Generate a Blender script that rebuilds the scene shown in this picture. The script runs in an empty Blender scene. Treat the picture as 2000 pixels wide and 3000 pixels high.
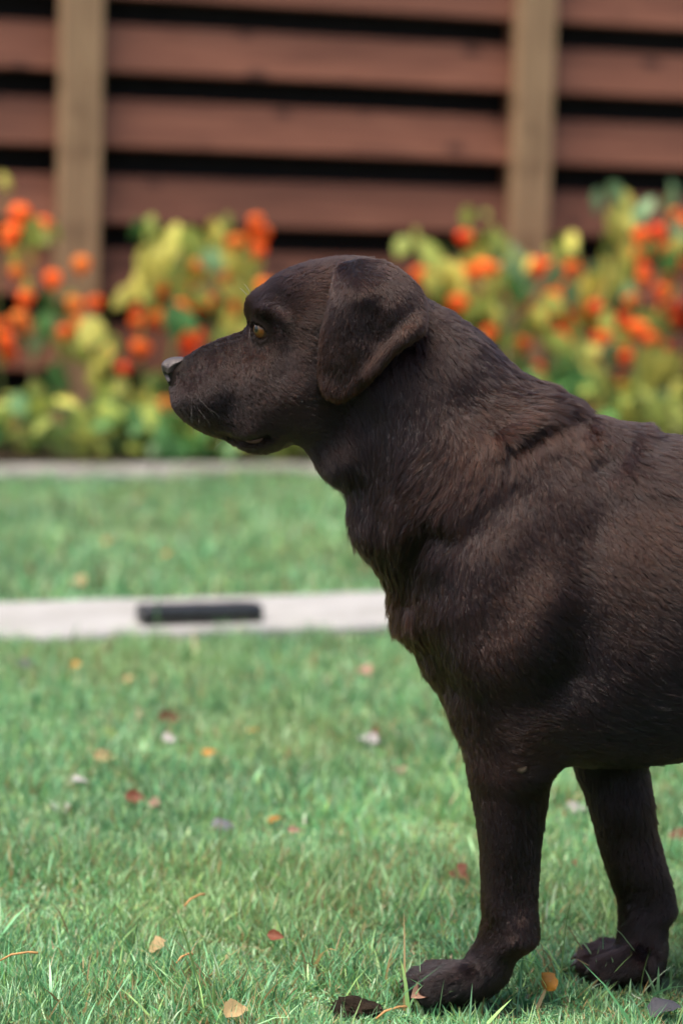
import bpy, bmesh, math, random
import numpy as np
from mathutils import Vector, Matrix, kdtree

rng = np.random.default_rng(7)
random.seed(7)
SC = bpy.context.scene
COL = SC.collection
R = math.radians

# ---------------------------------------------------------------- camera
FPX = 85.0 / 36.0 * 3000.0          # focal length in pixels of the 2000x3000 frame
PITCH, ROLL, CAM_H = R(6.92), R(1.65), 0.787
cam_d = bpy.data.cameras.new('camera')
cam = bpy.data.objects.new('camera', cam_d)
COL.objects.link(cam)
cam_d.sensor_fit = 'VERTICAL'
cam_d.sensor_height = 36.0
cam_d.sensor_width = 24.0
cam_d.lens = 85.0
cam_d.clip_start = 0.05
cam_d.clip_end = 2000.0
cam_d.dof.use_dof = True
cam_d.dof.focus_distance = 2.385
cam_d.dof.aperture_fstop = 3.3
cam_d.dof.aperture_blades = 0
V_F = np.array((0.0, math.cos(PITCH), -math.sin(PITCH)))
_u0 = np.array((0.0, math.sin(PITCH), math.cos(PITCH)))
_r0 = np.array((1.0, 0.0, 0.0))
V_U = math.cos(ROLL) * _u0 - math.sin(ROLL) * _r0
V_R = math.cos(ROLL) * _r0 + math.sin(ROLL) * _u0
CAM = np.array((0.0, 0.0, CAM_H))
m = Matrix.Identity(4)
for i in range(3):
    m[i][0], m[i][1], m[i][2], m[i][3] = V_R[i], V_U[i], -V_F[i], CAM[i]
cam.matrix_world = m
SC.camera = cam

# ---------------------------------------------------------------- sky and sun
SUN_EL, SUN_AZ = R(68.0), R(228.0)      # azimuth of the sun measured clockwise from +Y
world = bpy.data.worlds.new('World')
SC.world = world
world.use_nodes = True
wn = world.node_tree
bg = wn.nodes['Background']
sky = wn.nodes.new('ShaderNodeTexSky')
sky.sky_type = 'NISHITA'
sky.sun_disc = False
sky.sun_elevation = SUN_EL
sky.sun_rotation = SUN_AZ
sky.air_density = 1.0
sky.dust_density = 4.0
sky.ozone_density = 1.0
wn.links.new(sky.outputs[0], bg.inputs[0])
bg.inputs[1].default_value = 0.080
sun_d = bpy.data.lights.new('sun', 'SUN')
sun_d.energy = 1.5
sun_d.angle = R(42.0)
sun_d.color = (1.0, 0.91, 0.79)
sun = bpy.data.objects.new('sun', sun_d)
COL.objects.link(sun)
_sd = Vector((math.sin(SUN_AZ) * math.cos(SUN_EL), math.cos(SUN_AZ) * math.cos(SUN_EL), math.sin(SUN_EL)))
sun.rotation_euler = _sd.to_track_quat('Z', 'Y').to_euler()
sun.location = (0, 0, 6)
SC.view_settings.view_transform = 'Standard'
SC.view_settings.look = 'None'
SC.view_settings.gamma = 1.0
SC.view_settings.exposure = 2.0
SC.render.engine = 'CYCLES'
SC.cycles.use_denoising = True
SC.cycles.max_bounces = 6
SC.cycles.transparent_max_bounces = 8
SC.cycles_curves.shape = 'RIBBONS'
SC.cycles_curves.subdivisions = 2

# ---------------------------------------------------------------- helpers
def ray(px, py):
    return V_F * FPX + V_R * (px - 1000.0) + V_U * (1500.0 - py)

def on_ground(px, py, z=0.0):
    d = ray(px, py)
    return CAM + d * ((z - CAM_H) / d[2])

def on_plane(px, py, o, n):
    d = ray(px, py)
    return CAM + d * (np.dot(o - CAM, n) / np.dot(d, n))

def project(P):
    v = np.asarray(P) - CAM
    z = v @ V_F
    return 1000 + FPX * (v @ V_R) / z, 1500 - FPX * (v @ V_U) / z

def tag(o, label=None, cat=None, group=None, kind=None):
    if label: o['label'] = label
    if cat: o['category'] = cat
    if group: o['group'] = group
    if kind: o['kind'] = kind
    return o

def link(name, data, mat=None, parent=None):
    o = bpy.data.objects.new(name, data)
    COL.objects.link(o)
    if mat is not None and hasattr(data, 'materials') and not data.materials:
        data.materials.append(mat)
    if parent is not None:
        o.parent = parent
    return o

def empty(name, loc=(0, 0, 0)):
    o = bpy.data.objects.new(name, None)
    COL.objects.link(o)
    o.location = loc
    o.empty_display_size = 0.05
    return o

def np_mesh(name, V, tris=None, quads=None, smooth=False):
    me = bpy.data.meshes.new(name)
    V = np.ascontiguousarray(V, dtype=np.float32)
    me.vertices.add(len(V))
    me.vertices.foreach_set('co', V.ravel())
    loops, starts = [], []
    n = 0
    if quads is not None and len(quads):
        quads = np.asarray(quads, dtype=np.int32)
        loops.append(quads.ravel()); starts.append(np.arange(len(quads)) * 4); n = quads.size
    if tris is not None and len(tris):
        tris = np.asarray(tris, dtype=np.int32)
        loops.append(tris.ravel()); starts.append(n + np.arange(len(tris)) * 3)
    loops = np.concatenate(loops).astype(np.int32); starts = np.concatenate(starts).astype(np.int32)
    me.loops.add(len(loops)); me.loops.foreach_set('vertex_index', loops)
    me.polygons.add(len(starts)); me.polygons.foreach_set('loop_start', starts)
    me.update(calc_edges=True)
    if smooth:
        me.polygons.foreach_set('use_smooth', np.ones(len(starts), dtype=bool))
    me.validate()
    return me

def bm_mesh(name, bm, smooth=False):
    me = bpy.data.meshes.new(name)
    bmesh.ops.recalc_face_normals(bm, faces=bm.faces)
    if smooth:
        for f in bm.faces: f.smooth = True
    bm.to_mesh(me); bm.free()
    return me

def tube_into(bm, pts, radii, seg=6, cap=True):
    pts = [Vector(p) for p in pts]
    rings = []
    for i, p in enumerate(pts):
        a = pts[max(i - 1, 0)]; b = pts[min(i + 1, len(pts) - 1)]
        t = (b - a).normalized() if (b - a).length > 1e-9 else Vector((0, 0, 1))
        x = t.orthogonal().normalized() if i == 0 else (px_ - t * px_.dot(t)).normalized()
        px_ = x
        y = t.cross(x)
        r = radii[i] if hasattr(radii, '__len__') else radii
        rings.append([bm.verts.new(p + (x * math.cos(k * 2 * math.pi / seg) + y * math.sin(k * 2 * math.pi / seg)) * r) for k in range(seg)])
    for a, b in zip(rings[:-1], rings[1:]):
        for k in range(seg):
            bm.faces.new((a[k], a[(k + 1) % seg], b[(k + 1) % seg], b[k]))
    if cap:
        bm.faces.new(rings[0][::-1]); bm.faces.new(rings[-1])

def nodes_of(name):
    mt = bpy.data.materials.new(name)
    mt.use_nodes = True
    nt = mt.node_tree
    return mt, nt, nt.nodes['Principled BSDF'], nt.nodes['Material Output']

def N(nt, kind, **kw):
    n = nt.nodes.new(kind)
    for k, v in kw.items():
        if k in n.inputs.keys(): n.inputs[k].default_value = v
        else: setattr(n, k, v)
    return n

def ramp(nt, fac, stops):
    r = nt.nodes.new('ShaderNodeValToRGB')
    el = r.color_ramp.elements
    while len(el) < len(stops): el.new(0.5)
    for e, (p, c) in zip(el, stops):
        e.position = p; e.color = (*c, 1.0)
    nt.links.new(fac, r.inputs[0])
    return r.outputs[0]

def noise(nt, scale, detail=4.0, rough=0.55, coord=None, dist=0.0):
    n = N(nt, 'ShaderNodeTexNoise', Scale=scale, Detail=detail, Roughness=rough, Distortion=dist)
    if coord is not None: nt.links.new(coord, n.inputs['Vector'])
    return n.outputs['Fac']

def coords(nt, kind='Object', scale=None):
    c = nt.nodes.new('ShaderNodeTexCoord').outputs[kind]
    if scale is not None:
        mp = N(nt, 'ShaderNodeMapping'); mp.inputs['Scale'].default_value = scale
        nt.links.new(c, mp.inputs['Vector']); c = mp.outputs[0]
    return c

def bump(nt, fac, strength, dist, bsdf):
    b = N(nt, 'ShaderNodeBump', Strength=strength, Distance=dist)
    nt.links.new(fac, b.inputs['Height']); nt.links.new(b.outputs[0], bsdf.inputs['Normal'])

def mixc(nt, a, b, fac, mode='MIX'):
    mx = nt.nodes.new('ShaderNodeMix'); mx.data_type = 'RGBA'; mx.blend_type = mode
    for v, s in ((fac, mx.inputs[0]), (a, mx.inputs[6]), (b, mx.inputs[7])):
        if hasattr(v, 'node'): nt.links.new(v, s)
        else: s.default_value = v if not isinstance(v, tuple) else (*v, 1.0)
    return mx.outputs[2]

# ---------------------------------------------------------------- materials
def mat_board():
    mt, nt, b, out = nodes_of('stained_board')
    info = nt.nodes.new('ShaderNodeObjectInfo')
    c = coords(nt, 'Object', (0.6, 8.0, 8.0))
    add = N(nt, 'ShaderNodeVectorMath', operation='ADD')
    cmb = N(nt, 'ShaderNodeCombineXYZ')
    mul = N(nt, 'ShaderNodeMath', operation='MULTIPLY'); mul.inputs[1].default_value = 37.0
    nt.links.new(info.outputs['Random'], mul.inputs[0])
    for k in range(3): nt.links.new(mul.outputs[0], cmb.inputs[k])
    nt.links.new(c, add.inputs[0]); nt.links.new(cmb.outputs[0], add.inputs[1])
    g = noise(nt, 4.0, 6.0, 0.65, add.outputs[0], 0.4)
    k = noise(nt, 1.6, 3.0, 0.5, add.outputs[0], 0.8)
    col = ramp(nt, g, [(0.25, (0.080, 0.028, 0.016)), (0.55, (0.150, 0.056, 0.032)), (0.8, (0.205, 0.087, 0.053))])
    dark = ramp(nt, k, [(0.60, (1, 1, 1)), (0.72, (0.45, 0.40, 0.38))])
    col = mixc(nt, col, dark, 1.0, 'MULTIPLY')
    kn = N(nt, 'ShaderNodeTexVoronoi', Scale=1.0)
    c2 = coords(nt, 'Object', (4.5, 9.0, 9.0)); ad2 = N(nt, 'ShaderNodeVectorMath', operation='ADD')
    nt.links.new(c2, ad2.inputs[0]); nt.links.new(cmb.outputs[0], ad2.inputs[1]); nt.links.new(ad2.outputs[0], kn.inputs['Vector'])
    col = mixc(nt, col, ramp(nt, kn.outputs['Distance'], [(0.10, (0.32, 0.28, 0.27)), (0.24, (1, 1, 1))]), 1.0, 'MULTIPLY')
    hv = N(nt, 'ShaderNodeHueSaturation'); nt.links.new(col, hv.inputs['Color'])
    mr = N(nt, 'ShaderNodeMapRange'); nt.links.new(info.outputs['Random'], mr.inputs[0])
    mr.inputs[3].default_value = 0.8; mr.inputs[4].default_value = 1.18
    nt.links.new(mr.outputs[0], hv.inputs['Value'])
    nt.links.new(hv.outputs[0], b.inputs['Base Color'])
    b.inputs['Roughness'].default_value = 0.7
    b.inputs['Specular IOR Level'].default_value = 0.25
    bump(nt, g, 0.4, 0.004, b)
    return mt

def mat_post():
    mt, nt, b, out = nodes_of('weathered_post')
    c = coords(nt, 'Object', (9.0, 9.0, 0.8))
    g = noise(nt, 4.0, 6.0, 0.65, c, 0.3)
    col = ramp(nt, g, [(0.3, (0.18, 0.103, 0.050)), (0.6, (0.27, 0.162, 0.082)), (0.85, (0.32, 0.21, 0.115))])
    k = noise(nt, 2.2, 3.0, 0.5, coords(nt, 'Object', (3, 3, 2.2)))
    col = mixc(nt, col, ramp(nt, k, [(0.56, (1, 1, 1)), (0.72, (0.5, 0.42, 0.36))]), 1.0, 'MULTIPLY')
    nt.links.new(col, b.inputs['Base Color'])
    b.inputs['Roughness'].default_value = 0.8
    bump(nt, g, 0.4, 0.004, b)
    return mt

def mat_concrete():
    mt, nt, b, out = nodes_of('pale_concrete')
    c = coords(nt, 'Object')
    g = noise(nt, 7.0, 6.0, 0.6, c)
    f = noise(nt, 160.0, 3.0, 0.6, c)
    col = ramp(nt, g, [(0.3, (0.235, 0.228, 0.218)), (0.7, (0.315, 0.307, 0.296))])
    col = mixc(nt, col, ramp(nt, f, [(0.35, (0.78, 0.76, 0.73)), (0.6, (1, 1, 1))]), 0.8, 'MULTIPLY')
    st = noise(nt, 2.3, 5.0, 0.6, c)
    col = mixc(nt, col, ramp(nt, st, [(0.52, (1, 1, 1)), (0.75, (0.74, 0.74, 0.66))]), 1.0, 'MULTIPLY')
    nt.links.new(col, b.inputs['Base Color'])
    b.inputs['Roughness'].default_value = 0.9
    bump(nt, f, 0.5, 0.003, b)
    return mt

def mat_kerb():
    mt, nt, b, out = nodes_of('mossy_kerb')
    c = coords(nt, 'Object')
    g = noise(nt, 9.0, 6.0, 0.65, c)
    k = noise(nt, 3.1, 5.0, 0.6, c)
    col = ramp(nt, g, [(0.3, (0.13, 0.125, 0.105)), (0.7, (0.25, 0.24, 0.215))])
    col = mixc(nt, col, (0.055, 0.075, 0.030), ramp(nt, k, [(0.46, (0, 0, 0)), (0.62, (0.85, 0.85, 0.85))]))
    nt.links.new(col, b.inputs['Base Color'])
    b.inputs['Roughness'].default_value = 0.95
    bump(nt, g, 0.6, 0.006, b)
    return mt

def mat_soil(name='soil', a=(0.018, 0.012, 0.008), d=(0.05, 0.034, 0.022)):
    mt, nt, b, out = nodes_of(name)
    c = coords(nt, 'Object')
    g = noise(nt, 60.0, 6.0, 0.7, c)
    nt.links.new(ramp(nt, g, [(0.3, a), (0.7, d)]), b.inputs['Base Color'])
    b.inputs['Roughness'].default_value = 1.0
    b.inputs['Specular IOR Level'].default_value = 0.1
    bump(nt, g, 1.0, 0.01, b)
    return mt

def mat_ground():
    mt, nt, b, out = nodes_of('lawn_soil')
    c = coords(nt, 'Object')
    g = noise(nt, 90.0, 6.0, 0.7, c)
    k = noise(nt, 3.0, 4.0, 0.6, c)
    col = ramp(nt, g, [(0.3, (0.022, 0.040, 0.015)), (0.6, (0.060, 0.105, 0.036)), (0.8, (0.10, 0.105, 0.050))])
    col = mixc(nt, col, ramp(nt, k, [(0.4, (0.8, 1, 0.85)), (0.65, (1.1, 1, 0.9))]), 1.0, 'MULTIPLY')
    nt.links.new(col, b.inputs['Base Color'])
    b.inputs['Roughness'].default_value = 0.95
    bump(nt, g, 1.0, 0.012, b)
    return mt

def mat_attr_leaf(name, attr='tint', transl=0.35, rough=0.45, spec=0.4, vein=False):
    """thin plant tissue coloured by a per-vertex attribute, part of the light passes through"""
    mt, nt, b, out = nodes_of(name)
    a = N(nt, 'ShaderNodeAttribute'); a.attribute_name = attr
    col = a.outputs['Color']
    nt.links.new(col, b.inputs['Base Color'])
    b.inputs['Roughness'].default_value = rough
    b.inputs['Specular IOR Level'].default_value = spec
    tr = N(nt, 'ShaderNodeBsdfTranslucent')
    nt.links.new(col, tr.inputs[0])
    mx = N(nt, 'ShaderNodeMixShader'); mx.inputs[0].default_value = transl
    nt.links.new(b.outputs[0], mx.inputs[1]); nt.links.new(tr.outputs[0], mx.inputs[2])
    nt.links.new(mx.outputs[0], out.inputs[0])
    return mt

def mat_leaf(name, c1, c2, c3, transl=0.35, scale=30.0, rough=0.5, vary=0.25):
    mt, nt, b, out = nodes_of(name)
    info = nt.nodes.new('ShaderNodeObjectInfo')
    c = coords(nt, 'Object')
    g = noise(nt, scale, 4.0, 0.6, c)
    col = ramp(nt, g, [(0.3, c1), (0.5, c2), (0.72, c3)])
    hv = N(nt, 'ShaderNodeHueSaturation'); nt.links.new(col, hv.inputs['Color'])
    mr = N(nt, 'ShaderNodeMapRange'); nt.links.new(info.outputs['Random'], mr.inputs[0])
    mr.inputs[3].default_value = 1 - vary; mr.inputs[4].default_value = 1 + vary
    nt.links.new(mr.outputs[0], hv.inputs['Value'])
    col = hv.outputs[0]
    nt.links.new(col, b.inputs['Base Color'])
    b.inputs['Roughness'].default_value = rough
    b.inputs['Specular IOR Level'].default_value = 0.35
    tr = N(nt, 'ShaderNodeBsdfTranslucent'); nt.links.new(col, tr.inputs[0])
    mx = N(nt, 'ShaderNodeMixShader'); mx.inputs[0].default_value = transl
    nt.links.new(b.outputs[0], mx.inputs[1]); nt.links.new(tr.outputs[0], mx.inputs[2])
    nt.links.new(mx.outputs[0], out.inputs[0])
    bump(nt, g, 0.3, 0.002, b)
    return mt

def mat_plain(name, col, rough=0.6, spec=0.4, nscale=40.0, var=0.25, bmp=0.2, coat=0.0):
    mt, nt, b, out = nodes_of(name)
    g = noise(nt, nscale, 5.0, 0.6, coords(nt, 'Object'))
    lo = tuple(x * (1 - var) for x in col); hi = tuple(min(1, x * (1 + var)) for x in col)
    nt.links.new(ramp(nt, g, [(0.3, lo), (0.7, hi)]), b.inputs['Base Color'])
    b.inputs['Roughness'].default_value = rough
    b.inputs['Specular IOR Level'].default_value = spec
    b.inputs['Coat Weight'].default_value = coat
    bump(nt, g, bmp, 0.002, b)
    return mt

M_KERB = mat_kerb()
M_BOARD, M_POST, M_CONC, M_SOIL, M_GROUND = mat_board(), mat_post(), mat_concrete(), mat_soil(), mat_ground()
# ---------------------------------------------------------------- the setting
TH = R(19.0)
E_F = np.array((math.cos(TH), math.sin(TH), 0.0))        # along the fence, the strip and the bed
N_F = np.array((math.sin(TH), -math.cos(TH), 0.0))       # from the fence towards the camera
O_F = np.array((0.0, 8.60, 0.0))
YS = math.cos(TH)

def line_pt(y_at_x0, s, off=0.0, z=0.0):
    """point on a line parallel to the fence that crosses X=0 at y; s metres along, off metres nearer"""
    o = np.array((0.0, y_at_x0, 0.0))
    return o + E_F * s + N_F * off + np.array((0, 0, z))

# ground sheet, gently uneven close by
def build_ground():
    xs = np.concatenate([[-400, -60, -12], np.linspace(-5, 5, 81), [12, 60, 400]])
    ys = np.concatenate([[-400, -60, -10, -3], np.linspace(0, 10, 81), [16, 60, 400]])
    X, Y = np.meshgrid(xs, ys)
    Z = np.zeros_like(X) - 0.006
    V = np.stack([X.ravel(), Y.ravel(), Z.ravel()], 1)
    nx = len(xs)
    i = np.arange(len(ys) - 1)[:, None] * nx + np.arange(nx - 1)[None, :]
    q = np.stack([i, i + 1, i + 1 + nx, i + nx], -1).reshape(-1, 4)
    o = link('lawn_ground', np_mesh('lawn_ground', V, quads=q, smooth=True), M_GROUND)
    tag(o, kind='structure')
build_ground()

STRIP_N, STRIP_F = 4.545, 4.930        # near and far edges of the paved strip where it crosses X=0
BED_N, BED_F = 7.36, 7.60              # edging of the flower bed

def slab_mesh(name, s0, s1, y0, y1, z0, z1, wob=0.006, n=80):
    """a long slab between two lines parallel to the fence, rounded top edges, slightly uneven"""
    bm = bmesh.new()
    rows = []
    for i in range(n + 1):
        s = s0 + (s1 - s0) * i / n
        j0, j1 = (wob * (math.sin(s * 9.1) + math.sin(s * 23.0 + 1)) for _ in range(2))
        a = line_pt(y0, s) + N_F * j0; b = line_pt(y1, s) - N_F * j1 * 0.7
        d = (b - a) / np.linalg.norm(b - a)
        zz = z1 + 0.002 * math.sin(s * 3.1)
        rows.append([bm.verts.new((*(p[:2]), z)) for p, z in ((a, z0), (a, zz - 0.008), (a + d * 0.008, zz), (b - d * 0.008, zz), (b, zz - 0.008), (b, z0))])
    for r0, r1 in zip(rows[:-1], rows[1:]):
        for k in range(5):
            bm.faces.new((r0[k], r0[k + 1], r1[k + 1], r1[k]))
    return bm_mesh(name, bm)

path = tag(empty('garden_path'), kind='structure')
# the strip is laid in slabs with narrow joints
for k in range(5):
    s0 = -4.2 + k * 2.2
    link('paving_slab', slab_mesh('paving_slab', s0, s0 + 2.194, STRIP_N, STRIP_F, -0.05, 0.020 + 0.002 * math.sin(k * 2.3), 0.007, 60), M_CONC, path)
bed_edge = tag(empty('bed_edging'), kind='structure')
for k in range(10):
    s0 = -4.2 + k * 1.2
    link('kerb_stone', slab_mesh('kerb_stone', s0, s0 + 1.194, BED_N, BED_F, -0.05, 0.024, 0.016, 16), M_KERB, bed_edge)

def build_bed():
    n = 60
    V = []
    for i in range(n + 1):
        s = -6.0 + 14.0 * i / n
        for j in range(9):
            p = line_pt(BED_F - 0.02 + (8.9 - BED_F) * j / 8, s)
            V.append((p[0], p[1], 0.018 + 0.018 * math.sin(s * 7 + j) * math.cos(j * 1.7 + s * 3)))
    q = [(i * 9 + j, i * 9 + j + 1, (i + 1) * 9 + j + 1, (i + 1) * 9 + j) for i in range(n) for j in range(8)]
    o = link('flower_bed_soil', np_mesh('flower_bed_soil', np.array(V), quads=np.array(q), smooth=True), M_SOIL)
    tag(o, kind='structure')
build_bed()

# ---------------------------------------------------------------- fence
M_GAP_SHADE = mat_plain('gap_shade_board', (0.010, 0.008, 0.008), 0.8, 0.1, 30.0, 0.4, 0.4)  # near-black colour paints the shade of the fence gaps onto the back boards
FENCE = tag(empty('wooden_fence', tuple(O_F)), 'reddish brown slatted wooden fence with tan posts behind the flowers', 'fence')
FROT = math.atan2(E_F[1], E_F[0])
FENCE.rotation_euler[2] = FROT       # local x along the fence, local -y towards the camera
SP, P0 = 1.648, -0.985
PITCH_B, Z0B = 0.253, 0.751
def board_mesh(L, H, T, tilt, seed):
    """a plank with eased edges, its lower edge leaning out, slightly bowed"""
    r = random.Random(seed)
    bm = bmesh.new()
    prof = [(-T/2, 0.004), (-T/2 + 0.004, 0), (T/2 - 0.004, 0), (T/2, 0.004), (T/2, H - 0.004), (T/2 - 0.004, H), (-T/2 + 0.004, H), (-T/2, H - 0.004)]
    rows = []
    n = 8
    bow = r.uniform(-0.004, 0.004)
    for i in range(n + 1):
        x = -L/2 + L * i / n
        b = bow * (1 - (2 * i / n - 1) ** 2)
        rows.append([bm.verts.new((x, y * math.cos(tilt) + z * math.sin(tilt) + b, z * math.cos(tilt) - y * math.sin(tilt))) for y, z in prof])
    for r0, r1 in zip(rows[:-1], rows[1:]):
        for k in range(8):
            bm.faces.new((r0[k], r0[(k + 1) % 8], r1[(k + 1) % 8], r1[k]))
    bm.faces.new(rows[0][::-1]); bm.faces.new(rows[-1])
    return bm_mesh('board', bm)
front_meshes = [board_mesh(SP - 0.006, 0.166, 0.024, R(15.0), k) for k in range(4)]
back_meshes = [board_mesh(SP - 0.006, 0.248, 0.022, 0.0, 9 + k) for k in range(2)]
for bay in range(-4, 6):
    cx = P0 + SP * (bay + 0.5)
    for row in range(-3, 5):
        z = Z0B + PITCH_B * row
        o = link('board', front_meshes[(bay * 3 + row) % 4], M_BOARD, FENCE)
        o.location = (cx, random.uniform(-0.004, 0.004), z + random.uniform(-0.004, 0.004))
        o.rotation_euler = (0, random.uniform(-0.002, 0.002), 0)
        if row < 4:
            o = link('back_board', back_meshes[(bay + row) % 2], M_GAP_SHADE, FENCE)
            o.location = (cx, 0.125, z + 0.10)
def post_mesh():
    bm = bmesh.new()
    w, d, H, c = 0.142, 0.060, 1.98, 0.006
    ring = [(-w/2 + c, -d), (w/2 - c, -d), (w/2, -d + c), (w/2, 0.0), (-w/2, 0.0), (-w/2, -d + c)]
    rows = [[bm.verts.new((x, y, z)) for x, y in ring] for z in (-0.05, 0.5, 1.0, 1.5, H)]
    for a, b in zip(rows[:-1], rows[1:]):
        for k in range(6): bm.faces.new((a[k], a[(k + 1) % 6], b[(k + 1) % 6], b[k]))
    bm.faces.new(rows[0][::-1]); bm.faces.new(rows[-1])
    return bm_mesh('post', bm)
pm = post_mesh()
bmx = bmesh.new()
bmesh.ops.create_cube(bmx, size=1.0)
bmesh.ops.scale(bmx, vec=(0.10, 0.078, 2.0), verts=bmx.verts)
upright = bm_mesh('upright', bmx)
for k in range(-4, 7):
    o = link('post', pm, M_POST, FENCE); o.location = (P0 + SP * k, -0.014, 0)
    o = link('upright', upright, M_BOARD, FENCE); o.location = (P0 + SP * k, 0.055, 0.96)

# ---------------------------------------------------------------- black block on the path
M_BLACK = mat_plain('black_plastic', (0.012, 0.013, 0.016), 0.32, 0.5, 30.0, 0.3, 0.15)
def build_block():
    a, b = on_ground(406, 1832, 0.02), on_ground(756, 1822, 0.02)
    c = (a + b) / 2
    L = np.linalg.norm(b - a)
    root = tag(empty('plastic_block', (c[0], c[1] + 0.02, 0.021)), 'long black plastic block lying on the pale paved strip', 'block')
    root.rotation_euler[2] = math.atan2(b[1] - a[1], b[0] - a[0])
    bm = bmesh.new()
    prof = []
    W, H = 0.062, 0.033
    for (cy, cz, a0) in ((-W/2 + 0.008, H - 0.008, 180), (W/2 - 0.008, H - 0.008, 90)):
        for t in range(5):
            an = R(a0 - t * 22.5)
            prof.append((cy + 0.008 * math.cos(an), cz + 0.008 * math.sin(an)))
    prof = [(-W/2, 0.0)] + prof + [(W/2, 0.0)]
    n = 24
    rows = []
    for i in range(n + 1):
        x = -L/2 + L * i / n
        sag = 0.0008 * math.sin(i * 1.9)
        sc = 1.0 if 0 < i < n else 0.93
        rows.append([bm.verts.new((x, y * sc, max(0, z * sc + (sag if z > 0.01 else 0)))) for y, z in prof])
    for r0, r1 in zip(rows[:-1], rows[1:]):
        for k in range(len(prof)):
            bm.faces.new((r0[k], r0[(k + 1) % len(prof)], r1[(k + 1) % len(prof)], r1[k]))
    bm.faces.new(rows[0][::-1]); bm.faces.new(rows[-1])
    link('casing', bm_mesh('casing', bm, True), M_BLACK, root)
    for x in (-L * 0.30, 0.0, L * 0.30):           # shallow ribs moulded across the top
        bm = bmesh.new()
        bmesh.ops.create_cube(bm, size=1.0)
        bmesh.ops.scale(bm, vec=(0.004, W * 0.82, 0.003), verts=bm.verts)
        o = link('rib', bm_mesh('rib', bm), M_BLACK, root); o.location = (x, 0, H)
    return c
BLOCK_C = build_block()
# ---------------------------------------------------------------- lantern plants in the bed
M_STEM = mat_plain('dry_stem', (0.22, 0.16, 0.075), 0.7, 0.3, 50.0, 0.35, 0.3)
M_STEM_G = mat_plain('green_stem', (0.13, 0.17, 0.045), 0.6, 0.3, 50.0, 0.35, 0.3)
M_LF = {
    'yellow': mat_leaf('yellow_leaf', (0.42, 0.43, 0.09), (0.58, 0.54, 0.11), (0.66, 0.52, 0.11)),
    'lime': mat_leaf('lime_leaf', (0.19, 0.28, 0.055), (0.30, 0.35, 0.07), (0.42, 0.40, 0.08)),
    'green': mat_leaf('green_leaf', (0.045, 0.14, 0.04), (0.075, 0.20, 0.05), (0.13, 0.26, 0.07)),
    'mint': mat_leaf('pale_green_leaf', (0.12, 0.24, 0.12), (0.17, 0.30, 0.14), (0.24, 0.34, 0.13)),
    'brown': mat_leaf('browned_leaf', (0.22, 0.10, 0.025), (0.34, 0.18, 0.035), (0.42, 0.26, 0.05)),
}
M_LANT = [mat_leaf('orange_lantern', (0.80, 0.12, 0.012), (0.92, 0.17, 0.018), (0.94, 0.26, 0.035), 0.45, 45.0, 0.55, 0.15),
          mat_leaf('red_lantern', (0.66, 0.05, 0.010), (0.84, 0.085, 0.012), (0.88, 0.13, 0.018), 0.4, 45.0, 0.55, 0.15),
          mat_leaf('pale_orange_lantern', (0.72, 0.17, 0.02), (0.83, 0.24, 0.03), (0.85, 0.33, 0.06), 0.45, 45.0, 0.55, 0.15)]

def leaf_mesh(seed, rows=7, jag=0.06, width=0.36, curl=0.16, fold=0.12):
    """ovate pointed leaf with a folded midrib, wavy margin and drooping tip, length 1 along -z from its stalk"""
    r = random.Random(seed)
    V, F = [], []
    ph = r.uniform(0, 6)
    for i in range(rows + 1):
        t = i / rows
        w = width * (math.sin(math.pi * min(1, t ** 0.72)) ** 0.85) * (1 + jag * math.sin(t * 17 + ph))
        if i == rows: w = 0.004
        if i == 0: w = 0.012
        x0 = 0.05 * math.sin(t * 2.2 + ph)
        y0 = -curl * math.sin(t * math.pi * 0.55) + 0.02 * math.sin(t * 9 + ph)
        for s, k in ((-1, 1), (-0.5, 0.45), (0, 0), (0.5, 0.45), (1, 1)):
            V.append((x0 + s * w, y0 + fold * k * w * 1.4 + 0.025 * abs(s) * math.sin(t * 14 + s * 4 + ph), -t))
    for i in range(rows):
        for j in range(4):
            a = i * 5 + j
            F.append((a, a + 1, a + 6, a + 5))
    return np_mesh('leaf', np.array(V), quads=np.array(F), smooth=True)
LEAVES = [leaf_mesh(k, curl=0.10 + 0.05 * k, width=0.25 + 0.04 * (k % 3)) for k in range(6)]

def lantern_mesh(seed, fat=0.42):
    """papery calyx: five ribs, domed top with dimple, drawn to a point below; height 1, hangs from the origin"""
    r = random.Random(seed)
    V, F = [], []
    nz, na = 9, 20
    prof = [(0.0, 0.03), (0.015, 0.20), (0.08, 0.33), (0.22, 0.42), (0.40, 0.435), (0.58, 0.37), (0.74, 0.255), (0.87, 0.13), (0.96, 0.05), (1.0, 0.008)]
    ph = r.uniform(0, 6)
    for z, rad in prof:
        for a in range(na):
            an = 2 * math.pi * a / na
            k = 1 + 0.10 * math.cos(5 * an) * min(1, rad * 3) + 0.03 * math.sin(3 * an + ph)
            V.append((rad * k * math.cos(an) * fat / 0.43, rad * k * math.sin(an) * fat / 0.43, -0.12 - z + 0.02 * math.cos(5 * an)))
    for i in range(len(prof) - 1):
        for a in range(na):
            b = (a + 1) % na
            F.append((i * na + a, i * na + b, (i + 1) * na + b, (i + 1) * na + a))
    # the short stalk it hangs by
    n0 = len(V)
    for z, rad in ((0.02, 0.02), (-0.14, 0.03)):
        for a in range(5):
            an = 2 * math.pi * a / 5
            V.append((rad * math.cos(an), rad * math.sin(an), z))
    for a in range(5):
        F.append((n0 + a, n0 + (a + 1) % 5, n0 + 5 + (a + 1) % 5, n0 + 5 + a))
    return np_mesh('lantern', np.array(V), quads=np.array(F), smooth=True)
LANTERNS = [lantern_mesh(1), lantern_mesh(2, 0.47), lantern_mesh(3, 0.38)]

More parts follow.
